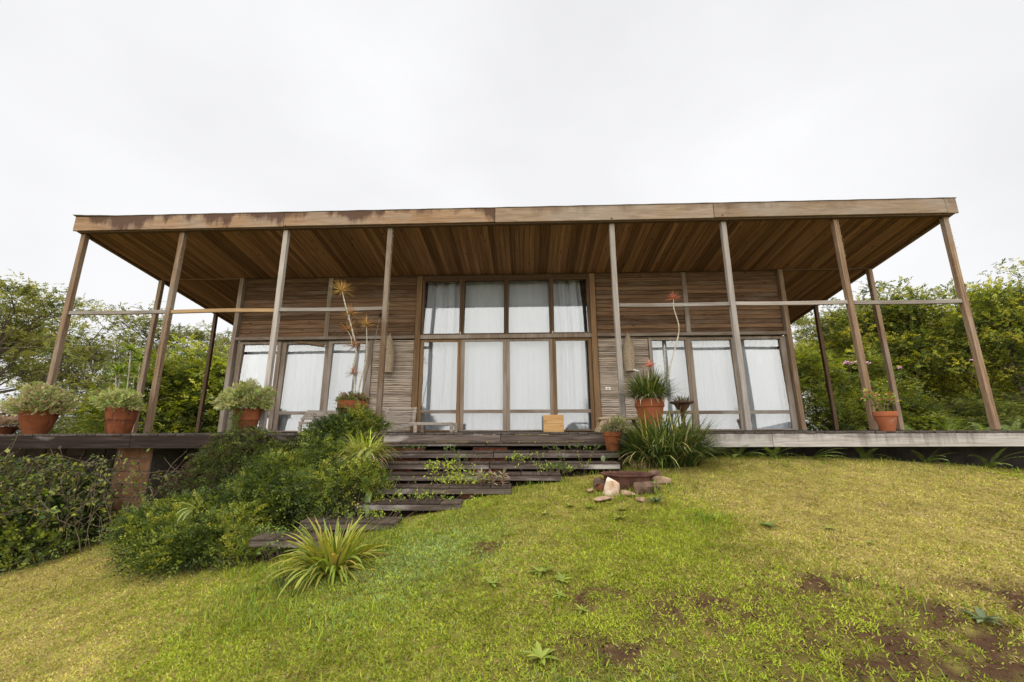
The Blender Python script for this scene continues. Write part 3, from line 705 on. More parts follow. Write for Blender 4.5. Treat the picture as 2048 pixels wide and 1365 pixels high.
# foundation: clay block pier on the left, dark block wall further in
pxl = at(290, 1000, -.25).x-.63; PY = -.25
pier = MB().box(pxl+.005, pxl+.625, PY, PY+.55, -2.0, -.205).build('pier', M['mortar'], deck)
bl_m = boxmesh('clay_block', .388, .16, .188, M['block'], .008); bh_m = boxmesh('clay_block_half', .19, .16, .188, M['block'], .008)
for c in range(9):
    z = -.31-.2*c
    specs = [(bh_m, .115), (bl_m, .415)] if c % 2 else [(bl_m, .215), (bh_m, .515)]
    for me_, x in specs: link('clay_block', me_, None, pier, (pxl+x, PY+.07+random.uniform(-.006, .006), z-deck.location.z))
fw = MB().box(-10.2, 10.2, 1.0, 1.15, -2.9, -.215).build('foundation_wall', M['block_dark'], deck)
wb = boxmesh('wall_block', .388, .03, .188, M['block_dark'], .006)
for c in range(9):
    for k in range(18): link('wall_block', wb, None, fw, (-9.9+.4*k+(.2 if c % 2 else 0), .99+random.uniform(-.004, .004), -.34-.2*c+.03))

# ------------------------------------------------------------------ staircase
stair = empty('staircase', (0, DE, -.3), 'mossy dark timber staircase of wide floating treads running into the lawn', 'staircase')
so = stair.location
for i, (z, y, x0, x1) in enumerate(TR):
    th = .062 if i else .034; dep = .275 if i else .14; tilt = random.uniform(-.004, .004)
    cut = {0: -.15, 1: -.02, 2: -.05}.get(i)
    segs = [(x0, cut-.006), (cut+.006, x1)] if cut else [(x0, x1)]
    first = None
    for q, (a, b) in enumerate(segs):
        m = MB().box(a, b, y, y+.045, z-.026-th, z-.026, .003)
        t = m.build('tread', M['tread'], stair, bevel=.005)
        MB().box(a+.02, b-.02, y+dep-.07, y+dep-.03, z-.026-th, z-.027).build('back_beam', M['deckdark'], t)
        n = max(1, round((b-a)/.25)); w = (b-a)/n; tb = boxmesh('tread_board', w-.007, dep, .024, M['treadboard'], .004)
        for k in range(n):
            o = link('tread_board', tb, None, t, (a+(k+.5)*w-so.x, y+dep/2-.008+random.uniform(-.006, .006)-so.y, z-.013+random.uniform(-.003, .002)-so.z)); o.rotation_euler.z = random.uniform(-.008, .008)
# dark soil-coloured sheet added beneath the treads to darken the gaps
m = MB(); nn = 14
for k, (z, y, x0, x1) in enumerate(TR[:7]):
    for i in range(nn+1):
        xx = x0-.05+(x1+.02-x0+.05)*i/nn; m.v.append((xx, y+.16, z-.115+random.uniform(-.02, .02))); m.v.append((xx, y-.02, z-.20+random.uniform(-.02, .015)))
for r_ in range(13):
    for i in range(nn):
        f = lambda r, i: (r//2)*(nn+1)*2 + i*2 + (r % 2)
        m.f.append((f(r_, i), f(r_, i+1), f(r_+1, i+1), f(r_+1, i)))
m.build('gap_shade_soil', M['soil'], stair, smooth=True)
# brick piers that carry the treads
bk = boxmesh('brick', .165, .08, .058, M['brick'], .005)
for i in range(1, 7):
    z, y, x0, x1 = TR[i-1]; z2 = TR[i][0]
    for xc in (-1.35, -.1):
        if (xc > x1-.3 and i > 2) or (xc < -1 and i > 3): continue
        MB().box(xc-.25, xc+.25, y+.10, y+.26, z2-.10, z-.078).build('brick_pier', M['mortar'], stair)
        for k in range(3):
            for row in range(1):
                link('brick', bk, None, stair, (xc+(k-1)*.175+random.uniform(-.006, .006)-so.x, y+.13+random.uniform(-.008, .006)-so.y, z-.081-.034-row*.066-so.z))
# ------------------------------------------------------------------ pots, furniture and other small things
def pot_profile(rr, rb, h, style):
    if style == 'bowl':
        out = [(rb*.96, 0), (rb, .02), (rb+(rr-rb)*.45, h*.28), (rr*.97, h*.62), (rr*1.01, h*.80), (rr, h*.9), (rr*1.02, h*.93), (rr*1.02, h), (rr*.93, h)]
    elif style == 'band':
        out = [(rb*.97, 0), (rb, .015), (rb+(rr-rb)*.42, h*.45), (rb+(rr-rb)*.5, h*.52), (rb+(rr-rb)*.62, h*.54), (rb+(rr-rb)*.62, h*.60), (rb+(rr-rb)*.58, h*.62), (rr*.97, h*.92), (rr, h*.93), (rr, h), (rr*.92, h)]
    else:
        out = [(rb*.97, 0), (rb, .012), (rr*.915, h*.74), (rr*.985, h*.76), (rr, h*.985), (rr*.985, h), (rr*.90, h)]
    rin = out[-1][0]
    return out + [(rin*.98, h*.80)]
def pot(parent, c, rr, rb, h, style, mat):
    p = MB().lathe(c, pot_profile(rr, rb, h, style), 40, .004).build('pot', M[mat], parent, smooth=True)
    n = 24; m = MB(); m.v.append((c[0], c[1], c[2]+h*.9))
    for ring, (q, dz) in enumerate(((.45, .01), (.90, -.012))):
        for k in range(n): a = 6.283*k/n; m.v.append((c[0]+rr*.9*q*math.cos(a), c[1]+rr*.9*q*math.sin(a), c[2]+h*.9+dz+random.uniform(-.01, .01)))
    for k in range(n):
        m.f.append((0, 1+k, 1+(k+1) % n)); m.f.append((1+k, 1+n+k, 1+n+(k+1) % n, 1+(k+1) % n))
    m.build('soil', M['soil'], parent, smooth=True)
    return p
def mound(parent, c, rx, rz, n, cols, leaf=.022, jit=.2, name='foliage', side=None, w=None):
    """dense mound of little sprigs over a pot"""
    th = rng.uniform(0, 6.283, n); ph = np.arccos(rng.uniform(-.18, 1, n)); r = rng.uniform(.35, 1.0, n)**.5
    lump = .5 + .95*vnoise(np.cos(th)*1.5+ph*.7, np.sin(th)*1.5+ph*1.2, .5, int(abs(c[0])*100))
    d = np.stack([np.sin(ph)*np.cos(th), np.sin(ph)*np.sin(th), np.cos(ph)], -1)
    P = np.array(c) + d*(r*lump)[:, None]*np.array([rx, rx, rz])
    if side is not None: P = P + np.outer(rng.random(n)**3, np.array(side))
    V, F, si = sprigs(P, d+rdir(n)*.7+np.array([0, 0, .35]), 8, leaf*2.0, leaf, .62, .1)
    a = Acc(); cc = pick(cols, n, jit, w)[si]; a.add(V, F, cc)
    m = 60; q = rng.integers(0, n, m)
    st = MB()
    for k in q:
        b = np.array(c)+rng.normal(0, rx*.25, 3)*np.array([1, 1, 0]); e = P[k]; mid = (b+e)/2+rng.normal(0, .03, 3); st.tube([b, mid, e], [.004, .003, .002], 4, False)
    tag(st.build('stem', M['twig'], parent), kind='stuff')
    return a.build(name, M['leaf'], parent)
SED = [(.30, .31, .12), (.38, .38, .18), (.24, .27, .09), (.36, .25, .16)]
SED2 = [(.25, .30, .085), (.33, .37, .13), (.34, .31, .15)]

# pot 1, round bellied, far left on the deck
c = at(70, 866, -.41); c.z = -.015
t = empty('potted_plant', c, 'bellied terracotta pot with a pale mound of succulents at the far left of the deck', 'potted plant')
pot(t, c, .222, .145, .405, 'bowl', 'terra'); mound(t, (c.x-.01, c.y, .43), .33, .30, 3400, SED, .030, side=(.12, -.05, -.12))
# pot 2
c = at(236, 866, -.38); c.z = -.015
t = empty('potted_plant', c, 'dark stained banded terracotta pot with low pale succulents, second from left', 'potted plant')
pot(t, c, .215, .155, .415, 'band', 'terra_dark'); mound(t, (c.x-.01, c.y, .40), .24, .22, 1700, SED2, .030, side=(-.22, 0, .10))
# pot 3
c = at(490, 866, -.34); c.z = -.015
t = empty('potted_plant', c, 'terracotta pot with a bushy pale green mound and a creeper hanging down its front', 'potted plant')
pot(t, c, .205, .14, .39, 'band', 'terra'); mound(t, (c.x-.06, c.y, .43), .36, .34, 3800, SED2+SED[:2], .030)
# spill of green down the front of pot 3
a = Acc(); n = 260; tt = rng.random(n); P = np.stack([c.x-.02+rng.normal(0, .05, n), np.full(n, c.y-.20)-rng.random(n)*.06, .45-tt*.55], -1)
V, F, si = sprigs(P, rdir(n)+np.array([0, -.5, -.6]), 7, .07, .024, .5); a.add(V, F, pick([(.06, .10, .025), (.09, .14, .03), (.13, .17, .04)], n)[si]); a.build('creeper', M['leaf'], t)
# far-left pinkish plant at the picture edge
c = at(6, 862, -.3); c.z = -.015
t = empty('potted_plant', c, 'small pot with pinkish succulents at the left edge behind the bellied pot', 'potted plant')
pot(t, c, .16, .12, .12, 'plain', 'terra_dark'); mound(t, (c.x, c.y, .14), .26, .12, 700, [(.36, .20, .17), (.30, .22, .14), (.24, .22, .10)], .022)

# pot 4 with the tall dracaena
def rosette(parent, c, n, L_, W_, cols, lo=-.3, hi=1.45, bend=.5, name='leaf_rosette', seg=4, mat='leaf'):
    az = rng.uniform(0, 6.283, n); el = np.arcsin(rng.uniform(math.sin(lo), math.sin(hi), n)); P = np.tile(np.array(c), (n, 1)) + rng.normal(0, .004, (n, 3))
    V, F = strapgeo(P, az, el, L_*rng.uniform(.7, 1.1, n), W_, bend*rng.uniform(.4, 1.3, n), seg, twist=rng.normal(0, .4, n))
    return Acc().add(V, F, pick(cols, n)).build(name, M[mat], parent)
def stem(parent, pts, r0, r1, mat='stemspot', name='stem', n=7):
    pts = [Vector(p) for p in pts]; q = []
    for i in range(len(pts)-1):
        p0 = pts[max(i-1, 0)]; p1 = pts[i]; p2 = pts[i+1]; p3 = pts[min(i+2, len(pts)-1)]
        for k in range(5):
            u = k/5; q.append(.5*((2*p1) + (-p0+p2)*u + (2*p0-5*p1+4*p2-p3)*u*u + (-p0+3*p1-3*p2+p3)*u**3))
    q.append(pts[-1]); m = len(q)
    return MB().tube(q, [r0+(r1-r0)*i/(m-1) for i in range(m)], n).build(name, M[mat], parent, smooth=True)
c = at(701, 866, -.22); c.z = -.015; Y = -.22
t = empty('potted_plant', c, 'terracotta pot holding a tall spindly dracaena with spiky orange leaf heads', 'potted plant')
pot(t, c, .24, .165, .51, 'plain', 'terra')
S = lambda pts, y=Y: [at(px, py, y+dy) for px, py, dy in pts]
stem(t, S([(706, 808, 0), (710, 770, .02), (707, 735, 0), (712, 700, 0), (703, 655, .01), (692, 615, 0), (684, 582, 0)]), .022, .009)
stem(t, S([(712, 808, .06), (722, 760, .05), (733, 710, .05), (733, 652, .05)]), .014, .007)
stem(t, S([(720, 808, .0), (733, 750, .0), (748, 690, .0), (759, 636, .0)]), .010, .006, 'twig')
stem(t, S([(704, 690, 0), (702, 675, 0), (695, 662, 0)]), .009, .007)
stem(t, S([(696, 640, 0), (700, 630, 0)]), .009, .007)
OR = [(.42, .24, .09), (.48, .30, .12), (.34, .16, .08), (.30, .25, .08)]; RD = [(.34, .13, .08), (.40, .21, .11), (.27, .20, .08), (.30, .08, .06)]
for (px, py, dy), n, L_, cols in [((684, 582, 0), 90, .25, [(.52, .33, .12), (.46, .26, .09), (.42, .33, .12)]), ((700, 628, 0), 60, .22, OR), ((695, 660, 0), 64, .22, RD+OR), ((733, 650, .05), 74, .23, OR), ((709, 694, 0), 74, .25, RD), ((707, 748, 0), 60, .2, RD)]:
    rosette(t, at(px, py, Y+dy), n, L_, .009, cols, lo=-.35, bend=.35)
rosette(t, at(760, 630, Y), 90, .055, .014, [(.05, .035, .025), (.08, .06, .04)], lo=-1.2, bend=1.5, name='seed_head')
mound(t, (c.x, c.y, .50), .26, .10, 520, [(.10, .14, .03), (.16, .10, .06), (.14, .19, .04), (.20, .07, .06)], .026, name='ground_leaves')

# pot 5, bright, with a grassy lily and a bare bent stem
c = at(1303, 866, -.40); c.z = -.015
t = empty('potted_plant', c, 'bright orange terracotta pot with a dense grassy plant and one tall bare bent stem', 'potted plant')
pot(t, c, .225, .14, .50, 'plain', 'terra_bright')
n = 1200; az = rng.uniform(0, 6.283, n); P = np.stack([c.x+.17*np.sqrt(rng.random(n))*np.cos(az), c.y+.17*np.sqrt(rng.random(n))*np.sin(az), np.full(n, .46)], -1)
V, F = strapgeo(P, az+rng.normal(0, .5, n), rng.uniform(.25, 1.5, n), rng.uniform(.28, .60, n), rng.uniform(.008, .014, n), rng.uniform(.2, 1.3, n), 5)
LIL = [(.042, .068, .016), (.07, .10, .023), (.115, .145, .03), (.24, .215, .07)]
Acc().add(V, F, pick(LIL, n, .2, [.35, .35, .22, .08])).build('foliage', M['leaf'], t)
n = 60; az = rng.uniform(3.4, 6.0, n); P = np.stack([c.x+.2*np.cos(az), c.y+.2*np.sin(az), np.full(n, .49)], -1)
V, F = strapgeo(P, az, rng.uniform(0, .9, n), rng.uniform(.14, .30, n), .008, rng.uniform(1.6, 2.6, n), 5); Acc().add(V, F, pick([(.42, .36, .24), (.5, .44, .32)], n)).build('dead_leaves', M['leaf'], t)
stem(t, S([(1332, 790, 0), (1340, 735, 0), (1352, 690, 0), (1358, 655, 0), (1348, 618, 0), (1347, 598, 0)], -.35), .013, .007)
stem(t, S([(1327, 790, 0), (1330, 740, 0), (1329, 690, 0)], -.35), .011, .008)
stem(t, S([(1296, 780, 0), (1297, 750, 0), (1297, 733, 0)], -.45), .007, .006)
RED = [(.44, .13, .10), (.50, .22, .15), (.36, .18, .09)]
rosette(t, at(1347, 597, -.35), 44, .14, .011, RED, lo=-.2, name='flower_head'); rosette(t, at(1297, 733, -.45), 44, .14, .012, [(.65, .18, .17), (.6, .30, .22)], lo=-.1, name='flower_head')
for px, py in ((1317, 733), (1273, 742)):
    rosette(t, at(px, py, -.5), 7, .055, .03, [(.85, .84, .80)], lo=.1, hi=.7, bend=.6, name='white_flower', mat='petal')
# pot 6 on the step
c = at(1226, 900, -.97); c.z = TR[1][0]
t = empty('potted_plant', c, 'small terracotta pot standing on the second step beside the lily clump', 'potted plant')
pot(t, c, .134, .088, .26, 'plain', 'terra'); mound(t, (c.x+.05, c.y, .0), .18, .17, 900, [(.22, .24, .10), (.30, .20, .15), (.14, .18, .06)], .02)
# pot 7
c = at(1776, 861, -.32); c.z = -.015
t = empty('potted_plant', c, 'plain terracotta pot with a few leafy shoots at the foot of the right hand posts', 'potted plant')
pot(t, c, .150, .092, .295, 'plain', 'terra_bright')
a = Acc()
for k in range(9):
    az = random.uniform(0, 6.28); e = Vector((c.x+.14*math.cos(az), c.y+.14*math.sin(az), .44+random.uniform(0, .13)))
    stem(t, [(c.x+.05*math.cos(az), c.y+.05*math.sin(az), .27), ((c.x+e.x)/2, (c.y+e.y)/2, .38), e], .005, .003, 'twig', n=5)
    n = 16; P = np.array([e])+rng.normal(0, .045, (n, 3)); V, F = leafgeo(P, rdir(n)+np.array([0, 0, .3]), rdir(n)+np.array([0, 0, 1.2]), rng.uniform(.045, .075, n), rng.uniform(.025, .04, n)); a.add(V, F, pick([(.20, .26, .04), (.27, .30, .06), (.13, .19, .04), (.38, .16, .08)], n))
a.build('foliage', M['leaf'], t)

# rusty pedestal planter
c = at(1369, 866, .55); c.z = -.015
t = empty('pedestal_planter', c, 'rusty iron urn on a thin pedestal behind the grassy pot', 'planter')
MB().lathe(c, [(.13, 0), (.13, .02), (.05, .05), (.035, .12), (.035, .30), (.06, .36), (.11, .42), (.13, .47), (.20, .50), (.205, .525), (.18, .525), (.16, .50)], 28).build('urn', M['rust'], t, smooth=True)
n = 240; az = rng.uniform(0, 6.283, n); P = np.stack([c.x+.10*np.cos(az), c.y+.10*np.sin(az), np.full(n, .50)], -1)
V, F = strapgeo(P, az, rng.uniform(-.1, 1.3, n), rng.uniform(.08, .22, n), .008, rng.uniform(.3, 2.0, n), 4); Acc().add(V, F, pick([(.10, .07, .045), (.08, .10, .03), (.16, .12, .07)], n)).build('dry_foliage', M['leaf'], t)

# two wicker fish-trap lanterns on the wall
for px, py0, py1, dx, lab in ((775, 672, 745, 0, 'tapered wicker lantern hung on the wall left of the tall windows'), (1260, 670, 742, 0, 'tapered wicker lantern hung on the wall right of the tall windows')):
    b = at(px, py1, D-.14); tp = at(px, py0, D-.14); h = tp.z-b.z
    t = empty('wicker_lantern', b, lab, 'lantern', 'wicker lanterns on the front wall')
    prof = []
    nr = 34
    for i in range(nr+1):
        u = i/nr; r = .095 + .022*math.sin(min(u/.45, 1)*math.pi/2) if u < .45 else .117*(1-((u-.45)/.55)**1.7*.82)
        prof += [(r, u*h), (r+.006, u*h+h/nr*.35), (r+.006, u*h+h/nr*.65)]
    MB().lathe(b, prof, 28, .015).build('body', M['wicker'], t, smooth=True)
    MB().lathe((b.x, b.y, b.z-.012), [(.09, 0), (.108, .0), (.112, .012), (.10, .024)], 28).build('rim', M['wicker'], t, smooth=True)
    for k in range(9):
        a0 = 6.283*k/9; pts = []
        for i in range(9):
            u = i/8; r = (.095 + .022*math.sin(min(u/.45, 1)*math.pi/2) if u < .45 else .117*(1-((u-.45)/.55)**1.7*.82))+.006
            pts.append((b.x+r*math.cos(a0), b.y+r*math.sin(a0), b.z+u*h))
        MB().tube(pts, .004, 5).build('rib', M['wicker'], t)
    MB().tube([(b.x, b.y, b.z+h-.02), (b.x+.004, b.y+.02, b.z+h+.05), (b.x, D-.0, b.z+h+.07)], .007, 6).build('hanger', M['wicker'], t)

# electric socket by the door
p = at(1216, 778, D-.02)
t = empty('wall_socket', (p.x, p.y, p.z-.03), 'small cream socket plate on the lath wall right of the doors', 'socket')
MB().box(p.x-.055, p.x+.055, D-.034, D+.0, p.z-.035, p.z+.035).build('plate', M['plastic'], t, bevel=.005)
MB().box(p.x-.022, p.x+.022, D-.039, D-.0342, p.z-.016, p.z+.016).build('insert', M['plastic_dark'], t, bevel=.002)

# wooden box at the doors
x0 = at(1087, 860, 1.35).x; x1 = at(1128, 860, 1.35).x
t = empty('wooden_box', ((x0+x1)/2, 1.4, -.015), 'pale pine box standing against the right glass door', 'box')
MB().box(x0+.012, x1-.012, 1.362, 1.50, -.012, .315).build('carcass', M['ply'], t, bevel=.003)
for z0, z1 in ((-.014, .148), (.152, .318)): MB().box(x0, x1, 1.34, 1.36, z0, z1).build('front_board', M['ply'], t, bevel=.003)

# trestle stool
xa, xb = at(1196, 840, -.2).x, at(1276, 840, -.2).x
t = empty('trestle_stool', ((xa+xb)/2, -.2, -.015), 'low wooden trestle stool behind the small pot on the steps', 'stool')
MB().box(xa, xb, -.36, -.08, .175, .212).build('seat', M['stoolwood'], t, bevel=.005)
for x, s in ((xa+.06, -1), (xb-.06, 1)):
    for y in (-.33, -.11): MB().bar((x, y, .176), (x+s*.09, y, -.012), .05, .035, up=(0, 1, 0)).build('leg', M['stoolwood'], t)
    MB().bar((x+s*.03, -.32, .10), (x+s*.03, -.12, .10), .025, .03).build('stretcher', M['stoolwood'], t)

# slatted loungers on the deck
def lounger(x0, x1, xf, yb, zt, zl, lab, tilt=0.0, foot=True):
    t = empty('lounger', ((x0+x1)/2, yb, -.015), lab, 'lounger', 'slatted timber loungers on the deck')
    n = 9
    for i in range(n):
        u = i/(n-1); z = zl+(zt-zl)*u; y = yb+.30*u; sh = .05*u
        MB().bar((x0-sh, y+tilt, z+.025*(1-u)), (x1-sh, y, z-.012*u), .018, .020).build('slat', M['slat'], t)
    for x in (x0+.03, x1-.04): MB().bar((x, yb-.02, zl-.05), (x-.05, yb+.32, zt), .04, .028).build('back_frame', M['slat'], t)
    if foot:
        MB().bar((x1+.02, yb-.06, .145), (x0+.05, yb+.02, .03), .045, .06).build('side_rail', M['slat'], t)
        MB().bar((x1+.05, yb-.06, .150), (xf, yb+.02, .145), .045, .05).build('side_rail', M['slat'], t)
        MB().bar((x1+.05, yb+.50, .150), (xf, yb+.52, .145), .045, .05).build('side_rail', M['slat'], t)
        for k in range(8):
            x = x1+.10+(xf-x1-.2)*k/7; MB().bar((x, yb-.035, .160), (x, yb+.50, .160), .05, .018).build('seat_slat', M['slat'], t)
        for x, y in ((x1+.03, yb-.07), (xf-.02, yb+.01), (xf-.02, yb+.50), (x1+.03, yb+.48)): MB().box(x-.03, x+.03, y-.025, y+.025, -.014, .172).build('leg', M['slat'], t, bevel=.003)
    else:
        for x in (x0+.02, x1-.02): MB().box(x-.025, x+.025, yb-.05, yb+.0, -.014, .20).build('leg', M['slat'], t, bevel=.003)
        MB().bar((x0, yb-.025, .17), (x1, yb-.025, .17), .045, .05).build('side_rail', M['slat'], t)
        MB().bar((x0, yb+.35, .17), (x1, yb+.35, .17), .045, .05).build('side_rail', M['slat'], t)
        for x in (x0+.02, x1-.02): MB().box(x-.025, x+.025, yb+.33, yb+.38, -.014, .20).build('leg', M['slat'], t, bevel=.003)
lounger(at(765, 850, .95).x, at(830, 850, .95).x, at(905, 850, .95).x, .95, .47, .17, 'slatted lounger with raised back left of the steps, its foot towards the doors')
lounger(at(600, 850, .95).x, at(672, 850, .95).x, 0, .95, .42, .215, 'slatted lounger half hidden behind the dracaena pot', foot=False)

# fire ring and its stones
YF = yg(1252, 968)
a = at(1206, 947, YF); b = at(1300, 947, YF); cx = (a.x+b.x)/2; rr = (b.x-a.x)/2; zt = a.z; zb = gzf(cx, YF)-.06
t = empty('fire_bowl', (cx, YF, zb), 'rusty round iron fire bowl with flared rim set in the lawn', 'fire bowl')
h = zt-zb
MB().lathe((cx, YF, zb), [(rr*.88, 0), (rr*.93, h*.25), (rr*.955, h*.7), (rr*.97, h*.88), (rr*1.10, h*.93), (rr*1.11, h), (rr*1.0, h*1.0), (rr*.93, h*.9), (rr*.9, h*.3)], 44, .006).build('bowl', M['rust'], t, smooth=True)
MB().lathe((cx, YF, zb+h*.3), [(.001, .03), (rr*.5, .02), (rr*.89, 0)], 30).build('ash', M['soil'], t)
def rock(px, py, Y, s, mat, lab, seed, flat=.7, name='stone'):
    g = np.random.default_rng(seed); p = at(px, py, Y); p.z = gzf(p.x, p.y)
    bm = bmesh.new(); bmesh.ops.create_icosphere(bm, subdivisions=3, radius=1)
    ax = unit(g.normal(size=(15, 3))); dd = g.uniform(.48, .85, 15)
    for v in bm.verts:
        q = np.array(v.co)
        for k in range(15):
            e = q@ax[k]-dd[k]
            if e > 0: q = q-ax[k]*e*.9
        q = q*(1+.10*(vnoise(q[0]*2+7, q[1]*2+q[2], .6, seed)-.5))
        v.co = Vector((q[0]*s[0], q[1]*s[1], q[2]*s[2]+s[2]*.45))*1.38
    me = bpy.data.meshes.new(name); bm.to_mesh(me); bm.free(); me.update(); o = link(name, me, M[mat], None, p); o.rotation_euler.z = g.uniform(0, 6)
    return tag(o, lab, 'stone', 'stones round the fire bowl')
rock(1221, 990, yg(1221, 990), (.085, .07, .095), 'stone_white', 'pointed white and orange quartz stone in front of the fire bowl', 1)
rock(1197, 975, yg(1197, 975), (.09, .08, .065), 'stone_brown', 'dark brown stone left of the fire bowl', 2)
rock(1203, 982, yg(1203, 982), (.055, .05, .04), 'brick', 'small reddish stone between white quartz and brown stone', 13)
rock(1290, 985, yg(1290, 985), (.15, .12, .075), 'stone_brown', 'large dark stone with a sharp edge leaning at the right of the fire bowl', 3)
rock(1322, 968, yg(1322, 968), (.09, .08, .05), 'stone_tan', 'low tan stone right of the fire bowl', 4)
rock(1310, 960, yg(1310, 960), (.07, .07, .06), 'stone_brown', 'small brown stone behind the right side of the fire bowl', 5)
rock(1252, 990, yg(1252, 990), (.10, .06, .03), 'stone_tan', 'flat tan stone lying before the fire bowl', 6)
rock(1212, 1000, yg(1212, 1000), (.13, .06, .02), 'stone_tan', 'thin flat tan slab in the grass below the quartz stone', 7)
rock(1283, 1003, yg(1283, 1003), (.065, .05, .025), 'stone_tan', 'small pale tan stone beside the grass tuft below the fire bowl', 8)
rock(1182, 985, yg(1182, 985), (.045, .04, .03), 'stone_tan', 'leftmost small tan stone of the fire bowl ring', 9)

# ------------------------------------------------------------------ shrubs, clumps, weeds and ferns
DARKG = [(.02, .033, .009), (.042, .063, .014), (.082, .113, .02), (.15, .178, .027), (.25, .255, .037)]
def bush(name, label, cat, ells, n, cols, leaf, slen, nl=9, w=None, wd=.45, group=None, stems=24, inner=.3, twigmat='bark', droop=.35, base=None):
    c0 = ells[0][0]; b = base or Vector((c0[0], c0[1], gzf(c0[0], c0[1])))
    t = empty(name, b, label, cat, group); vol = np.array([e[1][0]*e[1][1]+e[1][0]*e[1][2] for e in ells]); vol = vol/vol.sum()
    a = Acc(); st = MB()
    for (c, r), v in zip(ells, vol):
        k = int(n*v); d = rdir(k); d[:, 2] = np.abs(d[:, 2])*np.where(rng.random(k) < .72, 1, -1); c = np.array(c); r = np.array(r)
        lump = .74+.5*vnoise(d[:, 0]*2.2+d[:, 2]*1.3, d[:, 1]*2.2+c[0], .55, int(abs(c[0]*313+c[1]*77)) % 999)
        q = np.where(rng.random(k) < inner, rng.uniform(.3, .9, k), rng.uniform(.84, 1.06, k)); q = np.where(rng.random(k) < .09, rng.uniform(1.04, 1.32, k), q)
        P = c + d*r*(lump*q)[:, None]
        g = gz(P[:, 0], P[:, 1]); keep = P[:, 2] > g+.02; P = P[keep]; d = d[keep]; k = len(P)
        V, F, si = sprigs(P, d*.8+rdir(k)*.75+np.array([0, 0, .35]), nl, slen*rng.uniform(.7, 1.3, k), leaf, wd, droop)
        tone = vnoise(P[:, 0]*3+P[:, 2]*2, P[:, 1]*3, .6, 5)
        ci = np.clip((tone*.7+rng.random(k)*.6-.15)*len(cols), 0, len(cols)-1).astype(int)
        cc = np.array(cols)[ci]*(1+rng.normal(0, .18, (k, 1)))
        a.add(V, F, np.clip(cc, .005, .9)[si])
        for j in range(stems):
            e = P[rng.integers(0, k)]; s0 = np.array([c[0]+rng.normal(0, r[0]*.3), c[1]+rng.normal(0, r[1]*.3), 0]); s0[2] = gzf(s0[0], s0[1])
            mid = (s0+e)/2+rng.normal(0, .06, 3); st.tube([s0, mid, e], [.010, .006, .003], 5, False)
    a.build('foliage', M['leaf'], t); tag(st.build('stem', M[twigmat], t), kind='stuff')
    return t
def A(px, py, Y): v = at(px, py, Y); return (v.x, v.y, v.z)
# the trailing shrub that runs down beside the stairs, in three plants
def blobs(path, n, r0, r1, seed, sx=1.25):
    """uneven lumps strung along a path of points"""
    g = np.random.default_rng(seed); out = []
    for k in range(n):
        u = g.random()*(len(path)-1); i = int(u); f = u-i; p = np.array(path[i])*(1-f)+np.array(path[min(i+1, len(path)-1)])*f
        r = g.uniform(r0, r1); out.append((tuple(p+g.normal(0, .11, 3)*np.array([1.3, .7, .8])), (r*sx*g.uniform(.8, 1.2), r, r*g.uniform(.6, .95))))
    return out
bush('shrub', 'feathery green shrub beneath the dracaena pot at the top of the steps', 'shrub', blobs([A(735, 838, -.42), A(690, 868, -.5), A(650, 900, -.55), A(690, 915, -.6)], 13, .16, .30, 1)+[(A(690, 890, -.45), (.42, .3, .32))], 6400, DARKG, .043, .17)
bush('shrub', 'dense dark green shrub covering the left ends of the middle steps', 'shrub', blobs([A(690, 930, -1.2), A(640, 950, -1.25), A(560, 960, -1.2), A(500, 985, -1.3), A(600, 1010, -1.5), A(700, 985, -1.95), A(690, 1000, -2.05), A(640, 1030, -2.2)], 28, .16, .32, 2)+[(A(700, 965, -1.75), (.15, .14, .2)), (A(712, 985, -1.95), (.15, .12, .14)), (A(650, 1010, -2.0), (.28, .2, .16)), (A(610, 975, -1.2), (.5, .4, .36)), (A(535, 1000, -1.3), (.42, .35, .34))], 9800, DARKG, .043, .17)
bush('shrub', 'broad dark green shrub at the foot of the steps, reaching down to the lawn', 'shrub', blobs([A(500, 1030, -1.8), A(420, 1040, -1.85), A(330, 1050, -1.8), A(290, 1100, -2.0), A(370, 1120, -2.3), A(450, 1090, -2.3)], 24, .16, .32, 3)+[(A(400, 1080, -1.95), (.52, .4, .36)), (A(480, 1065, -2.0), (.34, .32, .28)), (A(492, 1108, -2.45), (.17, .2, .17)), (A(465, 1125, -2.6), (.2, .16, .14)), (A(505, 1095, -2.35), (.12, .14, .12))], 10500, DARKG, .043, .17)
# dry hanging creeper on the deck edge
bush('creeper', 'half dry brownish creeper hanging over the dark deck edge', 'creeper', [(A(500, 900, -0.66), (.62, .22, .26)), (A(450, 930, -0.66), (.42, .22, .28)), (A(560, 920, -0.70), (.36, .22, .26)), (A(400, 975, -0.80), (.4, .25, .25))], 4600, [(.05, .035, .018), (.075, .05, .028), (.05, .07, .02), (.08, .10, .025), (.13, .15, .03)], .036, .14, droop=.7, twigmat='twig')
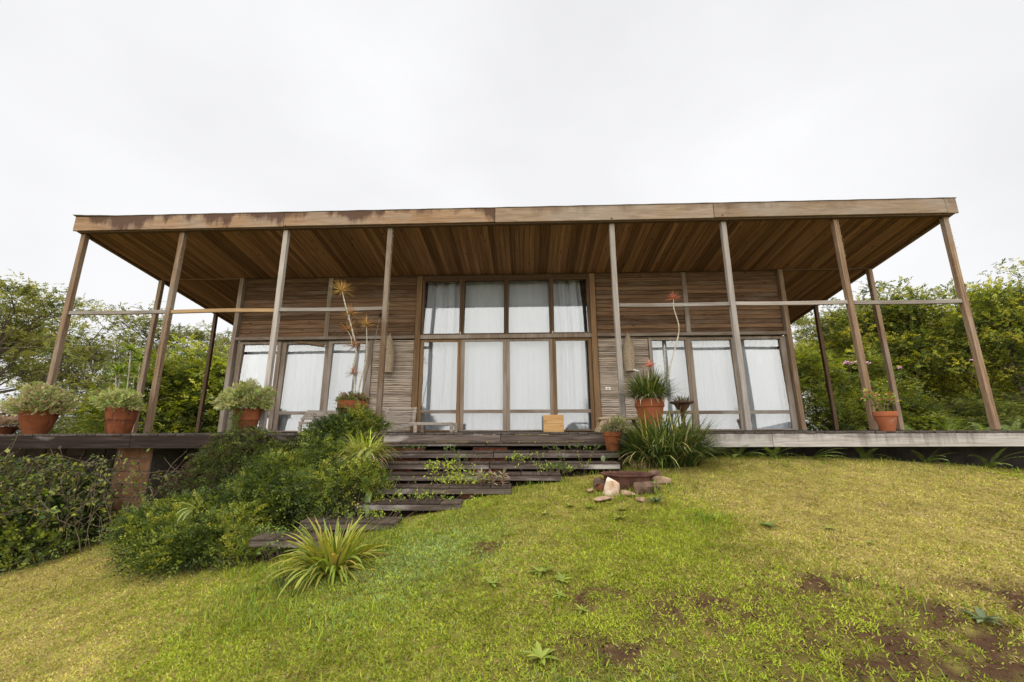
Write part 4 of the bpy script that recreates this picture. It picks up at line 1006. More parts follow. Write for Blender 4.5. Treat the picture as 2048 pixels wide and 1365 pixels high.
# thicket left: bare arching twigs, larger leaves
def thicket(label, cx0, cx1, yb, n_tw, seed, leafn, top=-.30, leafsz=.06, cols=None):
    g = np.random.default_rng(seed); xm = (cx0+cx1)/2; t = empty('bramble', (xm, yb, gzf(xm, yb)), label, 'bramble'); st = MB(); LP = []; LD = []
    for k in range(n_tw):
        x = g.uniform(cx0, cx1); y = yb+g.uniform(-.3, .3); z = gzf(x, y)
        hgt = g.uniform(.5, 1.0)*(top-z); az = g.uniform(0, 6.28); rch = g.uniform(.1, 1.0)
        p = [np.array([x, y, z-.02])]; m = 7
        for i in range(1, m+1):
            u = i/m; p.append(np.array([x+rch*math.cos(az)*u**1.4 + g.normal(0, .045), y+rch*.4*math.sin(az)*u**1.4 - .12*u + g.normal(0, .03), z+hgt*math.sin(u*2.0)/math.sin(2.0 if u > .8 else 1.57)*.95 if False else z+hgt*(1-(1-u)**2)+g.normal(0, .015)]))
        st.tube(p, [.0042*(1-.7*i/m)+.0011 for i in range(m+1)], 5, False)
        for i in range(2, m+1):
            for q in range(leafn):
                b = p[i]+(p[i-1]-p[i])*g.random(); LP.append(b+g.normal(0, .03, 3)); LD.append(g.normal(size=3)+np.array([0, -.3, -.2]))
            if g.random() < .5:
                e = p[i]+g.normal(0, .16, 3)+np.array([0, -.05, .03]); st.tube([p[i], (p[i]+e)/2+g.normal(0, .02, 3), e], [.004, .003, .0015], 4, False); LP.append(e); LD.append(g.normal(size=3))
    tag(st.build('twig', M['twig'], t), kind='stuff'); LP = np.array(LP); LD = np.array(LD); n = len(LP)
    s = g.uniform(.5, 1.25, n)*leafsz
    V, F = leafgeo(LP, LD, rdir(n)+np.array([0, -.5, .9]), s, s*.62, .1, .38)
    Acc().add(V, F, pick(cols or [(.045, .07, .018), (.08, .11, .024), (.15, .18, .03), (.22, .23, .038), (.04, .035, .016)], n, .2)).build('foliage', M['leaf'], t)
thicket('tangled bramble of pale twigs and green leaves below the bellied pot', -7.9, -6.7, -1.0, 52, 1, 12, leafsz=.066)
thicket('leafy bramble in front of the dark foundation, left of the clay pier', -6.9, -6.1, -1.0, 42, 2, 12, leafsz=.066)
thicket('thin twiggy bramble with bright leaves reaching across the clay block pier', -6.0, -4.9, -.95, 30, 3, 4, leafsz=.055)
thicket('dense low bramble at the left picture edge', -7.9, -6.8, -1.5, 46, 4, 9, top=-1.0, leafsz=.065)
bush('shrub', 'shaded leafy undergrowth at the foot of the bramble', 'shrub', [((-6.6, -.95, -1.40), (.75, .35, .5)), ((-7.4, -.95, -1.4), (.6, .35, .6)), ((-6.1, -.8, -1.25), (.30, .25, .55))], 5200, [(.025, .04, .012), (.04, .06, .018), (.06, .09, .02), (.03, .025, .012)], .05, .16, nl=7, wd=.6)
bush('shrub', 'mid green leafy shrub in front of the bramble at the far left', 'shrub', blobs([(-7.6, -1.3, -1.5), (-7.0, -1.35, -1.35), (-6.5, -1.3, -1.45), (-6.2, -1.2, -1.5)], 14, .16, .30, 9), 1500, [(.03, .045, .012), (.06, .085, .02), (.11, .145, .025), (.2, .22, .035)], .06, .2, nl=7, wd=.6, inner=.4)
# strap leaves at the left edge
p = at(14, 1125, yg(14, 1125)); p.z = gzf(p.x, p.y)
t = empty('strap_plant', p, 'broad strap leaved plant on the lawn at the left picture edge', 'plant')
n = 46; az = rng.uniform(0, 6.283, n); P = np.tile(np.array(p), (n, 1))+rng.normal(0, .05, (n, 3))*np.array([1, 1, 0])
V, F = strapgeo(P, az, rng.uniform(.3, 1.3, n), rng.uniform(.3, .6, n), .028, rng.uniform(.6, 1.7, n), 6); Acc().add(V, F, pick([(.10, .15, .035), (.14, .19, .045), (.07, .11, .03)], n)).build('leaves', M['leaf'], t)

# yellow-green strap clump on the lawn: each leaf its own part
p = at(668, 1138, yg(668, 1138)); p.z = gzf(p.x, p.y)
t = empty('strap_clump', p, 'large clump of arching yellow green strap leaves on the lawn below the steps', 'plant')
cl = [(.20, .23, .035), (.29, .28, .045), (.14, .18, .03), (.38, .31, .075), (.09, .065, .04)]
for k in range(285):
    az = random.uniform(0, 6.283); q = random.random()
    el = random.uniform(.95, 1.5) if q < .35 else random.uniform(.35, 1.0)
    Ln_ = random.uniform(.30, .50) if q < .35 else random.uniform(.26, .48); rad = .16*math.sqrt(random.random())
    P = np.array([[p.x+rad*math.cos(az), p.y+rad*math.sin(az), p.z]])
    V, F = strapgeo(P, np.array([az+random.uniform(-.4, .4)]), el, Ln_, random.uniform(.017, .029), random.uniform(.5, 1.2) if q < .35 else random.uniform(1.1, 2.1), 7, base=.7, twist=rng.normal(0, .5, 1))
    V[:, 2] = np.maximum(V[:, 2], gz(V[:, 0], V[:, 1])+.01)
    npmesh('leaf', V, F, M['leaf'], np.repeat(pick(cl, 1, .15, [.34, .28, .2, .12, .06]), len(V), 0), t)
n = 120; x = rng.normal(p.x-.18, .16, n); y = rng.normal(p.y-.12, .08, n); P = np.stack([x, y, gz(x, y)+.02], -1)
V, F, si = sprigs(P, rdir(n)*np.array([1, 1, .3]), 6, .12, .025, .5); Acc().add(V, F, pick([(.03, .03, .018), (.05, .07, .02), (.02, .018, .015)], n)[si]).build('dead_leaves', M['leaf'], t)

# lily clump right of the steps
p = at(1335, 928, -1.02); p.z = gzf(p.x, p.y)
t = empty('lily_clump', p, 'big dark green clump of narrow lily leaves right of the steps', 'plant')
n = 1500; az = rng.uniform(0, 6.283, n); rad = np.sqrt(rng.random(n)); P = np.stack([p.x+.42*rad*np.cos(az), p.y+.22*rad*np.sin(az), np.zeros(n)], -1); P[:, 2] = gz(P[:, 0], P[:, 1])
V, F = strapgeo(P, az+rng.normal(0, .7, n), rng.uniform(.65, 1.53, n), rng.uniform(.45, .98, n)*(1.08-.22*rad), rng.uniform(.013, .022, n), rng.uniform(.5, 2.0, n), 6)
Acc().add(V, F, pick(LIL+[(.34, .31, .10), (.40, .33, .2)], n, .2, [.34, .32, .18, .08, .05, .03])).build('foliage', M['leaf'], t)
n = 120; az = rng.uniform(3.3, 4.6, n); P = np.stack([p.x-.42+rng.normal(0, .07, n), p.y-.12+rng.normal(0, .06, n), np.zeros(n)], -1); P[:, 2] = gz(P[:, 0], P[:, 1])
V, F = strapgeo(P, rng.uniform(0, 6.28, n), rng.uniform(.5, 1.4, n), rng.uniform(.15, .36, n), .010, rng.uniform(.8, 2.0, n), 5); Acc().add(V, F, pick([(.42, .34, .17), (.34, .27, .12), (.2, .2, .06)], n)).build('dry_leaves', M['leaf'], t)
for k in range(9):
    q = at(random.uniform(1290, 1420), random.uniform(855, 905), -1.25); rosette(t, q, 5, .03, .02, [(.8, .8, .75)], lo=.2, hi=1., bend=.6, name='white_flower', mat='petal')

# big pot sunk in the shrub, lime grass spilling from it
p = at(724, 965, -1.6); p.z = at(724, 965, -1.6).z
t = empty('potted_plant', p, 'large mossy terracotta jar leaning by the steps with lime green grass on top', 'potted plant')
MB().lathe(p, pot_profile(.165, .11, .32, 'plain'), 36, .01).build('pot', M['terra_dark'], t, smooth=True)
n = 520; az = rng.uniform(0, 6.283, n); rad = .14*np.sqrt(rng.random(n)); P = np.stack([p.x+.02+rad*np.cos(az), p.y+rad*np.sin(az), np.full(n, p.z+.30)], -1)
V, F = strapgeo(P, az+rng.normal(0, .5, n), rng.uniform(.3, 1.5, n), rng.uniform(.18, .46, n), rng.uniform(.009, .014, n), rng.uniform(.6, 2.2, n), 6)
Acc().add(V, F, pick([(.26, .31, .035), (.33, .35, .05), (.20, .25, .04), (.36, .30, .13)], n, .18)).build('grass_tuft', M['leaf'], t)
n = 130; az = rng.uniform(3.5, 5.9, n); P = np.stack([p.x+  .15*np.cos(az), p.y+.15*np.sin(az), np.full(n, p.z+.30)], -1)
V, F = strapgeo(P, az, rng.uniform(-.4, .6, n), rng.uniform(.15, .38, n), .009, rng.uniform(.8, 1.8, n), 5); Acc().add(V, F, pick([(.32, .26, .15), (.22, .17, .10), (.2, .22, .06)], n)).build('dead_leaves', M['leaf'], t)

# ferns
def frond(acc, base, az, el, Ln_, wid, cols, bend=1.0, n=22):
    t = np.linspace(.06, 1, n); e = el-bend*t**1.2; st = Ln_/n
    h = np.cumsum(np.cos(e))*st; z = np.cumsum(np.sin(e))*st
    C = np.stack([base[0]+h*math.cos(az), base[1]+h*math.sin(az), base[2]+z], -1)
    T = unit(np.gradient(C, axis=0)); S = np.array([-math.sin(az), math.cos(az), 0]); Nn = np.cross(T, S)
    w = wid*np.sin(np.pi*np.clip(t*.86+.12, 0, 1))
    for sgn in (-1, 1):
        Dv = S*sgn*.92+T*.38-np.array([0, 0, .12]); V, F = leafgeo(C, Dv, Nn+rng.normal(0, .08, (n, 3)), w, np.full(n, Ln_/n*.62), .05, .3); acc.add(V, F, pick(cols, n, .12))
    O = S*.0035
    V = np.concatenate([C-O, C+O]); i = np.arange(n-1); F = np.stack([i, i+1, i+1+n, i+n], -1); acc.add(V, F, pick(cols, len(V), .05))
FG = [(.14, .20, .04), (.20, .25, .05), (.10, .15, .035)]
def fern(label, p, n, Ln_, cols=FG, wid=.06, lo=.5, hi=1.2, azr=(0, 6.28), bend=1.2, name='fern'):
    p = Vector(p); t = empty(name, p, label, 'fern'); a = Acc()
    for k in range(n): frond(a, p, random.uniform(*azr), random.uniform(lo, hi), Ln_*random.uniform(.75, 1.1), wid, cols, bend*random.uniform(.6, 1.3))
    a.build('fronds', M['leaf'], t)
def G(px, py, Y): v = at(px, py, Y); return (v.x, v.y, gzf(v.x, v.y))
for (px, Y, n, Ln_), lab in zip([(1478, -.58, 7, .45), (1548, -.66, 5, .38), (1625, -.62, 6, .45), (1730, -.5, 5, .4), (1850, -.5, 5, .45), (1975, -.55, 6, .5)],
        ['fern under the deck edge next to the lily clump', 'bright fern under the deck, left of the edge board joint', 'fern under the deck, right of the edge board joint', 'small fern in the shade below the right hand pot', 'fern in the dark gap under the right part of the deck', 'fern under the deck near the right picture edge']):
    fern(lab, G(px, 915, Y), n, Ln_, azr=(3.3, 6.1))
p = at(735, 985, -2.0); fern('pale fern frond hanging over the steps from the shrub', (p.x, p.y, p.z), 3, .42, [(.24, .30, .11), (.18, .24, .08)], .045, -.2, .3, (4.2, 5.4), 1.4)
p = at(752, 905, -1.6); fern('yellow green fern draping from the lime grass jar down the shrub', (p.x, p.y, p.z), 5, .6, [(.22, .27, .06), (.28, .29, .08)], .05, .1, .9, (3.4, 5.2), 1.9)
p = at(395, 1020, -2.35); fern('little pale fern poking out of the lower shrub', (p.x, p.y, p.z), 5, .30, [(.27, .30, .09), (.2, .25, .06)], .035, .2, .9, (3.4, 6.1), 1.6)
p = at(705, 900, -1.35); fern('dark fern among the shrub left of the lime grass', (p.x, p.y, p.z), 6, .42, [(.09, .14, .03), (.13, .18, .04)], .05, .2, 1.2, (3.0, 6.2), 1.6)

# weeds on the treads
def weed(label, p, n, size, cols, w=.5, up=.5, name='weed', cat='weed', h=.12, group='weeds growing on the steps', sp=.12):
    p = Vector(p); t = empty(name, p, label, cat, group); a = Acc(); st = MB()
    for k in range(n):
        e = np.array(p)+np.array([random.gauss(0, sp), random.gauss(0, sp*.4), random.uniform(.3, 1)*h]); b = np.array(p)+np.array([(e[0]-p.x)*.8, (e[1]-p.y)*.6, 0])
        st.tube([b, e], [.003, .002], 4, False); m = 7; Q = e+rng.normal(0, size*.35, (m, 3))
        V, F = leafgeo(Q, rdir(m)+np.array([0, -.1, .2]), rdir(m)+np.array([0, -.2, 1.1]), rng.uniform(.6, 1.1, m)*size, rng.uniform(.6, 1.1, m)*size*w); a.add(V, F, pick(cols, m, .18))
    a.build('leaves', M['leaf'], t); tag(st.build('stem', M['twig'], t), kind='stuff')
LM = [(.27, .32, .035), (.20, .27, .03), (.33, .34, .05)]; MG = [(.10, .16, .03), (.15, .21, .035), (.07, .11, .025)]
def ST(px, i): z, y, x0, x1 = TR[i]; return (at(px, 900, y+.12).x, y+.12, z)
weed('bright lime leafy weed on the fourth step, left of the rosettes', ST(885, 3), 26, .05, LM, .45, h=.14, sp=.17)
weed('bright lime leafy weed spilling between the fourth and fifth steps', ST(920, 4), 40, .05, LM, .42, h=.13, sp=.2)
weed('small green weed at the left end of the second step', ST(830, 1), 9, .035, MG, h=.07, sp=.08)
weed('small green weed in the middle of the second step', ST(905, 1), 7, .035, MG, h=.07, sp=.07)
weed('green weed trailing on the third step beside the bricks', ST(925, 2), 14, .035, MG, h=.09, sp=.12)
weed('leafy weed on the third step, right of the brick pier', ST(1040, 2), 18, .045, LM+MG, h=.10, sp=.12)
weed('dense green weed on the right of the third step', ST(1090, 3), 16, .04, LM+MG, h=.10, sp=.14)
weed('creeping green weed across the sixth step', ST(850, 5), 44, .036, LM+MG, h=.09, sp=.26)
weed('creeping green weed on the fifth step by the jar', ST(770, 4), 16, .036, MG, h=.09, sp=.14)
weed('green weed on the seventh step', ST(745, 6), 26, .036, LM+MG, h=.09, sp=.2)
weed('tall green weeds in the shade under the lowest step', G(575, 1105, yg(575, 1112)), 40, .05, MG, h=.14, sp=.2)
weed('dark creeping weed on the lowest step', ST(570, 7), 20, .036, MG, h=.08, sp=.22)
weed('green weed clump at the right end of the fourth step', ST(1105, 3), 14, .04, MG, h=.12, sp=.1)
weed('leafy weeds in the shade at the right end of the second step', ST(1165, 1), 16, .035, MG, h=.08, sp=.2)
for k, px in enumerate((962, 985, 1005)):
    z, y, x0, x1 = TR[4]; q = at(px, 960, y+.05); q.z = z
    t = empty('succulent', q, ['left', 'middle', 'right'][k] + ' one of three pale pinkish succulent rosettes on the fifth step', 'succulent', 'succulent rosettes on the fifth step')
    stem(t, [q, q+Vector((.01, 0, .07)), q+Vector((.0, -.01, .13))], .008, .006, 'twig', n=5)
    for zz in (.04, .09, .13): rosette(t, q+Vector((0, 0, zz)), 16, .10, .016, [(.33, .26, .17), (.25, .25, .12), (.38, .24, .18)], lo=-.2, hi=1.2, bend=.3)
# tall thin weeds in front of the steps
def tallweed(label, p, pts, cols=MG):
    p = Vector(p); t = empty('tall_weed', p, label, 'weed', 'tall weeds in front of the steps'); a = Acc()
    for i, q in enumerate(pts):
        q = Vector(q); stem(t, [p, (p+q)/2+Vector((random.uniform(-.02, .02), 0, .01)), q], .005, .0025, 'twig', n=5)
        n = 26; u = rng.random(n); P = np.array(p)+np.outer(u, np.array(q-p))+rng.normal(0, .008, (n, 3)); V, F = leafgeo(P, rdir(n)+np.array([0, 0, .6]), rdir(n), rng.uniform(.015, .04, n), .01); a.add(V, F, pick(cols, n))
    a.build('leaves', M['leaf'], t)
b = G(1125, 950, yg(1125, 952)); tallweed('spindly forked weed standing before the right half of the steps', b, [at(1112, 892, -1.7), at(1130, 890, -1.7), at(1122, 905, -1.7)])
b = G(1170, 948, yg(1170, 948)); tallweed('thin yellowish weed right of the forked weed', b, [at(1155, 905, -1.65), at(1185, 905, -1.65)], LM)
b = ST(917, 3); tallweed('single upright stalk rising from the middle of the steps', b, [at(918, 902, TR[3][1])], MG)
q = at(1207, 935, yg(1207, 945)); q.z = gzf(q.x, q.y)
t = empty('prickly_pear', q, 'single grey green cactus pad standing by the right end of the steps', 'cactus')
MB().lathe(q+Vector((0, 0, .11)), [(.003, 0), (.02, .02), (.03, .055), (.027, .085), (.008, .105)], 14).build('pad', simple('cactus_pad', (.10, .13, .07), (.16, .19, .11), 14), t, smooth=True).scale = (1, .28, 1)
MB().tube([q, q+Vector((0, 0, .12))], .008, 6).build('stem', M['twig'], t)

a_ = Acc(); n = 550; q0 = Vector(G(1250, 985, yg(1250, 985))); x = rng.normal(q0.x, .32, n); y = rng.normal(q0.y+.05, .16, n); P = np.stack([x, y, gz(x, y)-.005], -1)
V, F = strapgeo(P, rng.uniform(0, 6.28, n), rng.uniform(.6, 1.5, n), rng.uniform(.03, .085, n), .006, rng.uniform(.2, 1.2, n), 3); a_.add(V, F, pick([(.15, .20, .025), (.22, .25, .035), (.30, .26, .09)], n))
tag(a_.build('grass_fringe', M['grass']), 'fringe of longer green grass round the fire bowl and its stones', 'grass', kind='stuff')
# rosette weeds in the lawn
def rosweed(px, py, Yg, lab, s=.09, cols=None, n=12, el=(.15, .55)):
    p = Vector(G(px, py, Yg)); t = empty('rosette_weed', p, lab, 'weed', 'broad leaved weeds in the lawn')
    az = np.linspace(0, 6.283, n, endpoint=False)+rng.normal(0, .2, n); P = np.tile(np.array(p)+np.array([0, 0, .012]), (n, 1))
    V, F = strapgeo(P, az, rng.uniform(*el, n), rng.uniform(.45, .95, n)*s, s*.24, rng.uniform(.3, .8, n), 4, base=.35); Acc().add(V, F, pick(cols or [(.19, .23, .035), (.24, .26, .045), (.15, .19, .03)], n, .12)).build('leaves', M['leaf'], t)
GG = [(.09, .125, .055), (.12, .155, .07)]
RW = [(1312, 1008, .13, 'grey green rosette weed right below the fire bowl stones', GG, 14), (1245, 1022, .09, 'rosette weed below the small pale stone', None, 12), (1240, 1040, .11, 'pale rosette weed under the fire bowl, in the middle lawn', None, 12), (1140, 1015, .10, 'wide yellow green rosette weed left of the fire bowl', None, 14),
      (1180, 1018, .09, 'yellow green rosette weed between fire bowl and steps', None, 12), (1090, 1030, .09, 'rosette weed in the lawn below the fourth step', None, 12), (1082, 1148, .12, 'pale rosette weed on the bare patch in the centre of the lawn', None, 12), (1125, 1165, .11, 'rosette weed at the right of the central bare patch', None, 12),
      (985, 1172, .10, 'leafy weed left of the central bare patch', None, 12), (1120, 1195, .07, 'small rosette weed low on the central bare patch', None, 10), (1082, 1320, .12, 'broad leaved weed at the bottom edge of the lawn', None, 11), (1968, 1245, .11, 'blue green rosette weed by the bare soil at lower right', GG, 14),
      (1715, 948, .0, '', None, 0), (1535, 1055, .10, 'spiky green weed in the right lawn', MG, 16), (1428, 1038, .08, 'small rosette weed right of the fire bowl in dry grass', None, 10), (1740, 1090, .07, 'little rosette weed on the dry right lawn', None, 10), (1660, 1060, .08, 'yellowish rosette weed on the dry right lawn', None, 10), (1165, 1225, .07, 'small pale weed low in the centre lawn', None, 9)]
for px, py, s, lab, cols, n in RW:
    if n: rosweed(px, py, yg(px, py), lab, s, cols, n, (.2, .9) if cols is GG else (.12, .6))
# one upright leaf blade weed at the fire bowl
q = Vector(G(1312, 985, yg(1312, 990))); t = empty('upright_weed', q, 'upright pointed green leaf shoot at the right of the fire bowl', 'weed')
V, F = strapgeo(np.tile(np.array(q), (5, 1)), np.array([0, 1.5, 3, 4.2, 5.5]), np.array([1.5, 1.35, 1.4, 1.2, 1.3]), np.array([.2, .15, .17, .1, .12]), .03, .2, 5); Acc().add(V, F, pick([(.16, .23, .05)], 5)).build('leaves', M['leaf'], t)
# ------------------------------------------------------------------ trees behind the house
def grow(seed, H, spread, trunk_r, layers, clump_r, n_leaf, leaf, cols, flat=.4, nl=8, lean=(0, 0), crown_lo=.42, wts=None, wd=.42):
    """returns (trunk builder, crown Acc) for a tree standing at the origin"""
    g = np.random.default_rng(seed); tb = MB(); tips = []
    top = np.array([lean[0], lean[1], H*.86]); pts = []
    for i in range(9):
        u = i/8; pts.append(top*np.array([u**1.3, u**1.3, u]) + g.normal(0, .05*H*.12*min(u*3, 1), 3)*np.array([1, 1, .2]))
    tb.tube(pts, [trunk_r*(1-.8*i/8) for i in range(9)], 8)
    def branch(p, d, ln, r, depth):
        m = 4; q = [p]; dd = d/np.linalg.norm(d)
        for i in range(m):
            dd = dd + g.normal(0, .20, 3) + np.array([0, 0, .10 if depth == 0 else -.02]); dd = dd/np.linalg.norm(dd); q.append(q[-1]+dd*ln/m)
        tb.tube(q, [max(r*(1-.65*i/m)*.75, .005) for i in range(m+1)], 5 if depth else 6, False)
        if depth >= 2: tips.append(q[-1]); tips.append(q[-2]); return
        k = 3 if depth == 0 else 2
        for j in range(k+1):
            s = q[2+j % 3]; a = dd + g.normal(0, .75, 3)*np.array([1, 1, .5]); branch(s, a, ln*g.uniform(.5, .72), r*.5, depth+1)
    nlim = layers
    for k in range(nlim):
        u = crown_lo + (1-crown_lo)*(k+.3)/nlim; i = min(int(u*8), 7); f = u*8-i; p = pts[i]*(1-f)+pts[i+1]*f
        az = k*2.4+g.uniform(-.5, .5); el = g.uniform(.15, .6) + .5*u*u; ln = spread*g.uniform(.55, .85)*(1.1-.55*max(0, u-.6)/.4)
        branch(p, np.array([math.cos(az)*math.cos(el), math.sin(az)*math.cos(el), math.sin(el)]), ln, trunk_r*.42, 0)
    tips = np.array(tips); T = len(tips); per = max(3, n_leaf//(T*nl))
    a = Acc(); k = T*per
    off = rdir(k)*(g.random((k, 1))**.4); P = np.repeat(tips, per, 0) + off*np.array([clump_r, clump_r, clump_r*flat])*g.uniform(.6, 1.3, (T, 1)).repeat(per, 0)
    V, F, si = sprigs(P, off*np.array([1, 1, .3])+rdir(k)*.6+np.array([0, 0, .25]), nl, leaf*2.6*g.uniform(.7, 1.3, k), leaf, wd, .25, up=.75)
    tone = g.normal(0, .75, T).repeat(per) + g.normal(0, .4, k) + off[:, 2]*.95  # random tone plus painted light: clump tops paler, undersides darker
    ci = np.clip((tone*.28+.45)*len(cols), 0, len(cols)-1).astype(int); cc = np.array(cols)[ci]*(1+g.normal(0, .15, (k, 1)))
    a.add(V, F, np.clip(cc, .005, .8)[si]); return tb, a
GL = [(.06, .072, .022), (.11, .122, .033), (.165, .172, .045), (.225, .22, .058), (.29, .27, .075)]
GR = [(.04, .057, .015), (.08, .102, .021), (.145, .16, .028), (.23, .232, .036), (.33, .305, .045)]
GY = [(.06, .085, .02), (.11, .135, .026), (.18, .20, .03), (.25, .26, .038)]
def proto(name, *a, **k):
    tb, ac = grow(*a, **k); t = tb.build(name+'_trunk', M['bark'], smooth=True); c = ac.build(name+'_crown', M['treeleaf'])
    tm, cm = t.data, c.data; zz = np.concatenate(ac.V)[:, 2]; hh = float(np.percentile(zz, 98.5)); bpy.data.objects.remove(t); bpy.data.objects.remove(c); return tm, cm, hh
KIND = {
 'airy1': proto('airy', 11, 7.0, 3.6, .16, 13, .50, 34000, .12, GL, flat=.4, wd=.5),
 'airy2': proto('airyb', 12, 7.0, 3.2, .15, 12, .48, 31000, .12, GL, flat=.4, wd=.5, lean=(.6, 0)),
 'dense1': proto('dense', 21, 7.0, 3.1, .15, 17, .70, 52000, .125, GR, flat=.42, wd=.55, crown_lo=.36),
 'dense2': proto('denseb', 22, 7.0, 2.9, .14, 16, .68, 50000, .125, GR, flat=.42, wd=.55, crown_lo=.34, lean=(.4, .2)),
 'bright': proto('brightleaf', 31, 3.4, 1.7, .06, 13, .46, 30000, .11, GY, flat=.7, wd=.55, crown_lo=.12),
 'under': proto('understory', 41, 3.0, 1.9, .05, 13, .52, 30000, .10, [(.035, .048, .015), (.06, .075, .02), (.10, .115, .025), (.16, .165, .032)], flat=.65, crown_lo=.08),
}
def tree(kind, px, topy, Y, hh, label, name='tree', group=None, rz=0, sx=1.0, cat='tree'):
    """stands so that its top reaches the sight line (px, topy) at distance Y; hh is the height of the prototype"""
    tp = at(px, topy, Y); bz = gzf(tp.x, Y); hh = KIND[kind][2]; s = (tp.z-bz)/hh
    o = empty(name, (tp.x, Y, bz), label, cat, group); o.rotation_euler.z = rz; o.scale = (s*sx, s*sx, s)
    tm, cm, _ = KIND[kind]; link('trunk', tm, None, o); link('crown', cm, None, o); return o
LG = 'trees behind the left end of the deck'; RG = 'trees behind the right end of the deck'
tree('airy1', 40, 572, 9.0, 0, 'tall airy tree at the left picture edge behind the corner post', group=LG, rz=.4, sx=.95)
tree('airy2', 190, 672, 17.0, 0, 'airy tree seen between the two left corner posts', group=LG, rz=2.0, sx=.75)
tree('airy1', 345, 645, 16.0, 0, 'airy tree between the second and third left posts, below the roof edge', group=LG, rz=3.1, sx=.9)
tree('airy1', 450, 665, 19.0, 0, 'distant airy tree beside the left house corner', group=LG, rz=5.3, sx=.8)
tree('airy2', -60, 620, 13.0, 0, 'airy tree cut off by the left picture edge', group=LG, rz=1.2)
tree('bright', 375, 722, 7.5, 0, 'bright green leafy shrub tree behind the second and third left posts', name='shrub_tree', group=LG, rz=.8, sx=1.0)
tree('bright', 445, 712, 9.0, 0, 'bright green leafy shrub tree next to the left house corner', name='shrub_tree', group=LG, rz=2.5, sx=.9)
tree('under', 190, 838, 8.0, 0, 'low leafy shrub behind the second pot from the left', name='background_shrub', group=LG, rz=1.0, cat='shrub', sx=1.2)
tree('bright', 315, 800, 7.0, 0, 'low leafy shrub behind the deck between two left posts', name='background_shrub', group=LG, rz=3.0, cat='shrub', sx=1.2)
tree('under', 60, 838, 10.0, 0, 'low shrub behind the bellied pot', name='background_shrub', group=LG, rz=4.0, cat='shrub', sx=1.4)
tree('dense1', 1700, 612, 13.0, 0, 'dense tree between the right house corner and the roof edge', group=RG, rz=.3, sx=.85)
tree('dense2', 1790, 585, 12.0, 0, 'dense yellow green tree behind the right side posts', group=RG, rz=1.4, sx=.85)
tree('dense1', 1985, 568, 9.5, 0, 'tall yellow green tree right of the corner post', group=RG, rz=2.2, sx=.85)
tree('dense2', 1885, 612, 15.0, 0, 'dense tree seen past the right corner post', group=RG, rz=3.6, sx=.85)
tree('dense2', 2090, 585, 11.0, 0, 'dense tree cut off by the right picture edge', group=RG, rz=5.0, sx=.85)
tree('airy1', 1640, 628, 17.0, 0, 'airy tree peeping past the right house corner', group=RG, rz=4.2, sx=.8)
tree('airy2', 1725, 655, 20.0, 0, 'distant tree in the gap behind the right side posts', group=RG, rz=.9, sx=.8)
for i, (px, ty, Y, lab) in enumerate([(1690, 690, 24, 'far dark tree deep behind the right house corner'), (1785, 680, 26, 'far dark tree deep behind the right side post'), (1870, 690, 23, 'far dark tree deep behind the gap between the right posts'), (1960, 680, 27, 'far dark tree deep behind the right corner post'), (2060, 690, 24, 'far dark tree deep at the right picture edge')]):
    tree('dense2' if i % 2 else 'dense1', px, ty, Y, 0, lab, group=RG, rz=i*1.7+.5, sx=1.1)
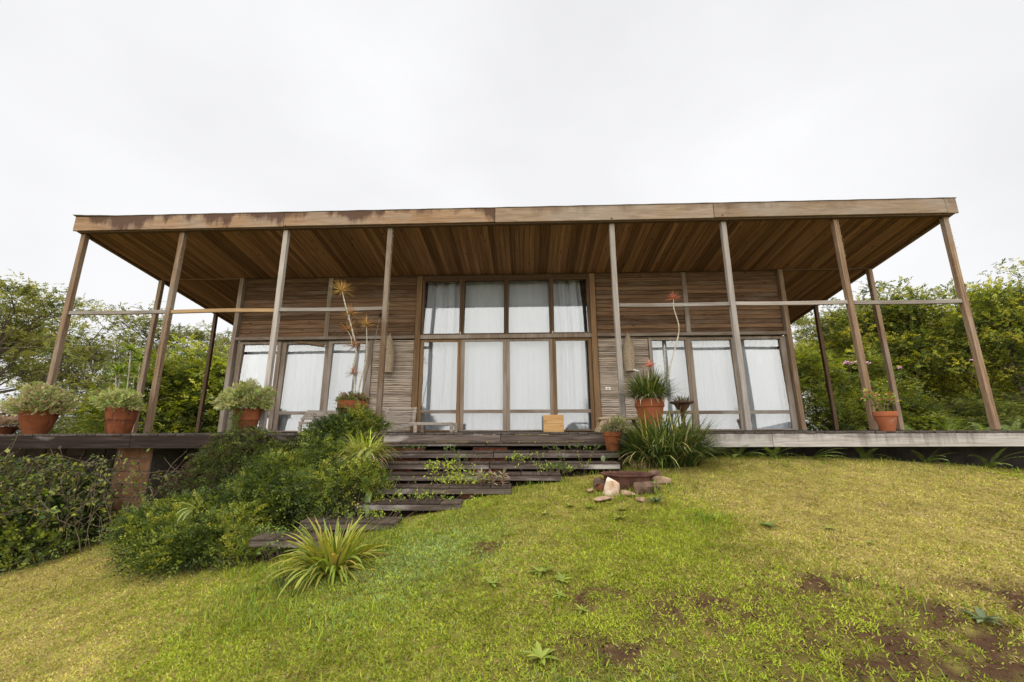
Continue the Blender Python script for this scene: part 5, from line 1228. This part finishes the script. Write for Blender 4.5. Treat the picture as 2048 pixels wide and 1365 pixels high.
for i, (px, ty, Y, kd, sx, lab) in enumerate([(1615, 700, 7.0, 'bright', .9, 'leafy shrub beside the right house corner'), (1690, 715, 8.5, 'bright', 1.1, 'bright shrub tree behind the right deck, near the house corner'), (1780, 800, 8.0, 'under', 1.4, 'dark understory shrub behind the right hand pot'),
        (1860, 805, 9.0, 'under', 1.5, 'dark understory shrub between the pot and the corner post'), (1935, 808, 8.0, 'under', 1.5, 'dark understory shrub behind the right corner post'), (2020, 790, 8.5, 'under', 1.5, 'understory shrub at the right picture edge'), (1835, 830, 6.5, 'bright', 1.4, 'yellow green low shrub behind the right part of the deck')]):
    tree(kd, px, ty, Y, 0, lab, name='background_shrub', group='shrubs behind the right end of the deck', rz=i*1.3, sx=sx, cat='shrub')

# spiky dracaena tree behind the left deck
b = at(255, 866, 4.2); b.z = gzf(b.x, b.y)
t = empty('spiky_tree', b, 'bright green spiky leaved dracaena tree behind the left side post', 'tree')
for k, (px, py, n) in enumerate([(262, 700, 60), (280, 722, 60), (242, 742, 60), (270, 745, 50), (232, 745, 44), (250, 778, 40), (290, 760, 40)]):
    e = at(px, py, 4.2+random.uniform(-.3, .3)); stem(t, [b+Vector((random.uniform(-.15, .15), random.uniform(-.15, .15), 0)), (b*.45+e*.55)+Vector((random.uniform(-.12, .12), 0, 0)), e], .022, .014, 'stemspot', 'trunk')
    rosette(t, e, n, .34, .034, [(.17, .24, .04), (.23, .29, .05), (.13, .19, .04)], lo=-.3, hi=1.5, bend=.7, seg=5)
# undergrowth peeping over the right deck edge
for i, (px, lab) in enumerate([(1825, 'fern like plant just behind the right deck, beside the pot'), (1905, 'upright grassy plant just behind the right deck'), (1965, 'low fern behind the deck at the corner post'), (2030, 'low fern behind the deck at the right picture edge')]):
    p = at(px, 866, 5.5)
    fern(lab, (p.x, 5.5, -.25), 12, .85, [(.13, .18, .04), (.19, .23, .05), (.08, .12, .03)], .12, .6, 1.4)
# pink orchids in the trees
for i, (px, py, Y, lab) in enumerate([(1700, 727, 5.5, 'spray of pink orchid flowers left of the second right post'), (1802, 735, 5.5, 'small pink orchid bloom right of the side post'), (1946, 720, 5.5, 'small pink orchid bloom by the right corner post'), (1735, 724, 5.6, 'tiny pink orchid bloom right of the orchid spray')]):
    p = at(px, py, Y); t = empty('orchid', p, lab, 'flower', 'pink orchids in the trees'); stem(t, [p-Vector((.05, -.15, .6)), p-Vector((.0, -.05, .3)), p], .006, .004, 'twig', n=5)
    for k in range(7 if i == 0 else 2): rosette(t, p+Vector((random.uniform(-.22, .22) if i == 0 else random.uniform(-.05, .05), 0, random.uniform(-.05, .05))), 6, .07, .045, [(.62, .34, .47), (.7, .48, .58)], lo=-.4, hi=.9, bend=.4, name='bloom', mat='petal')
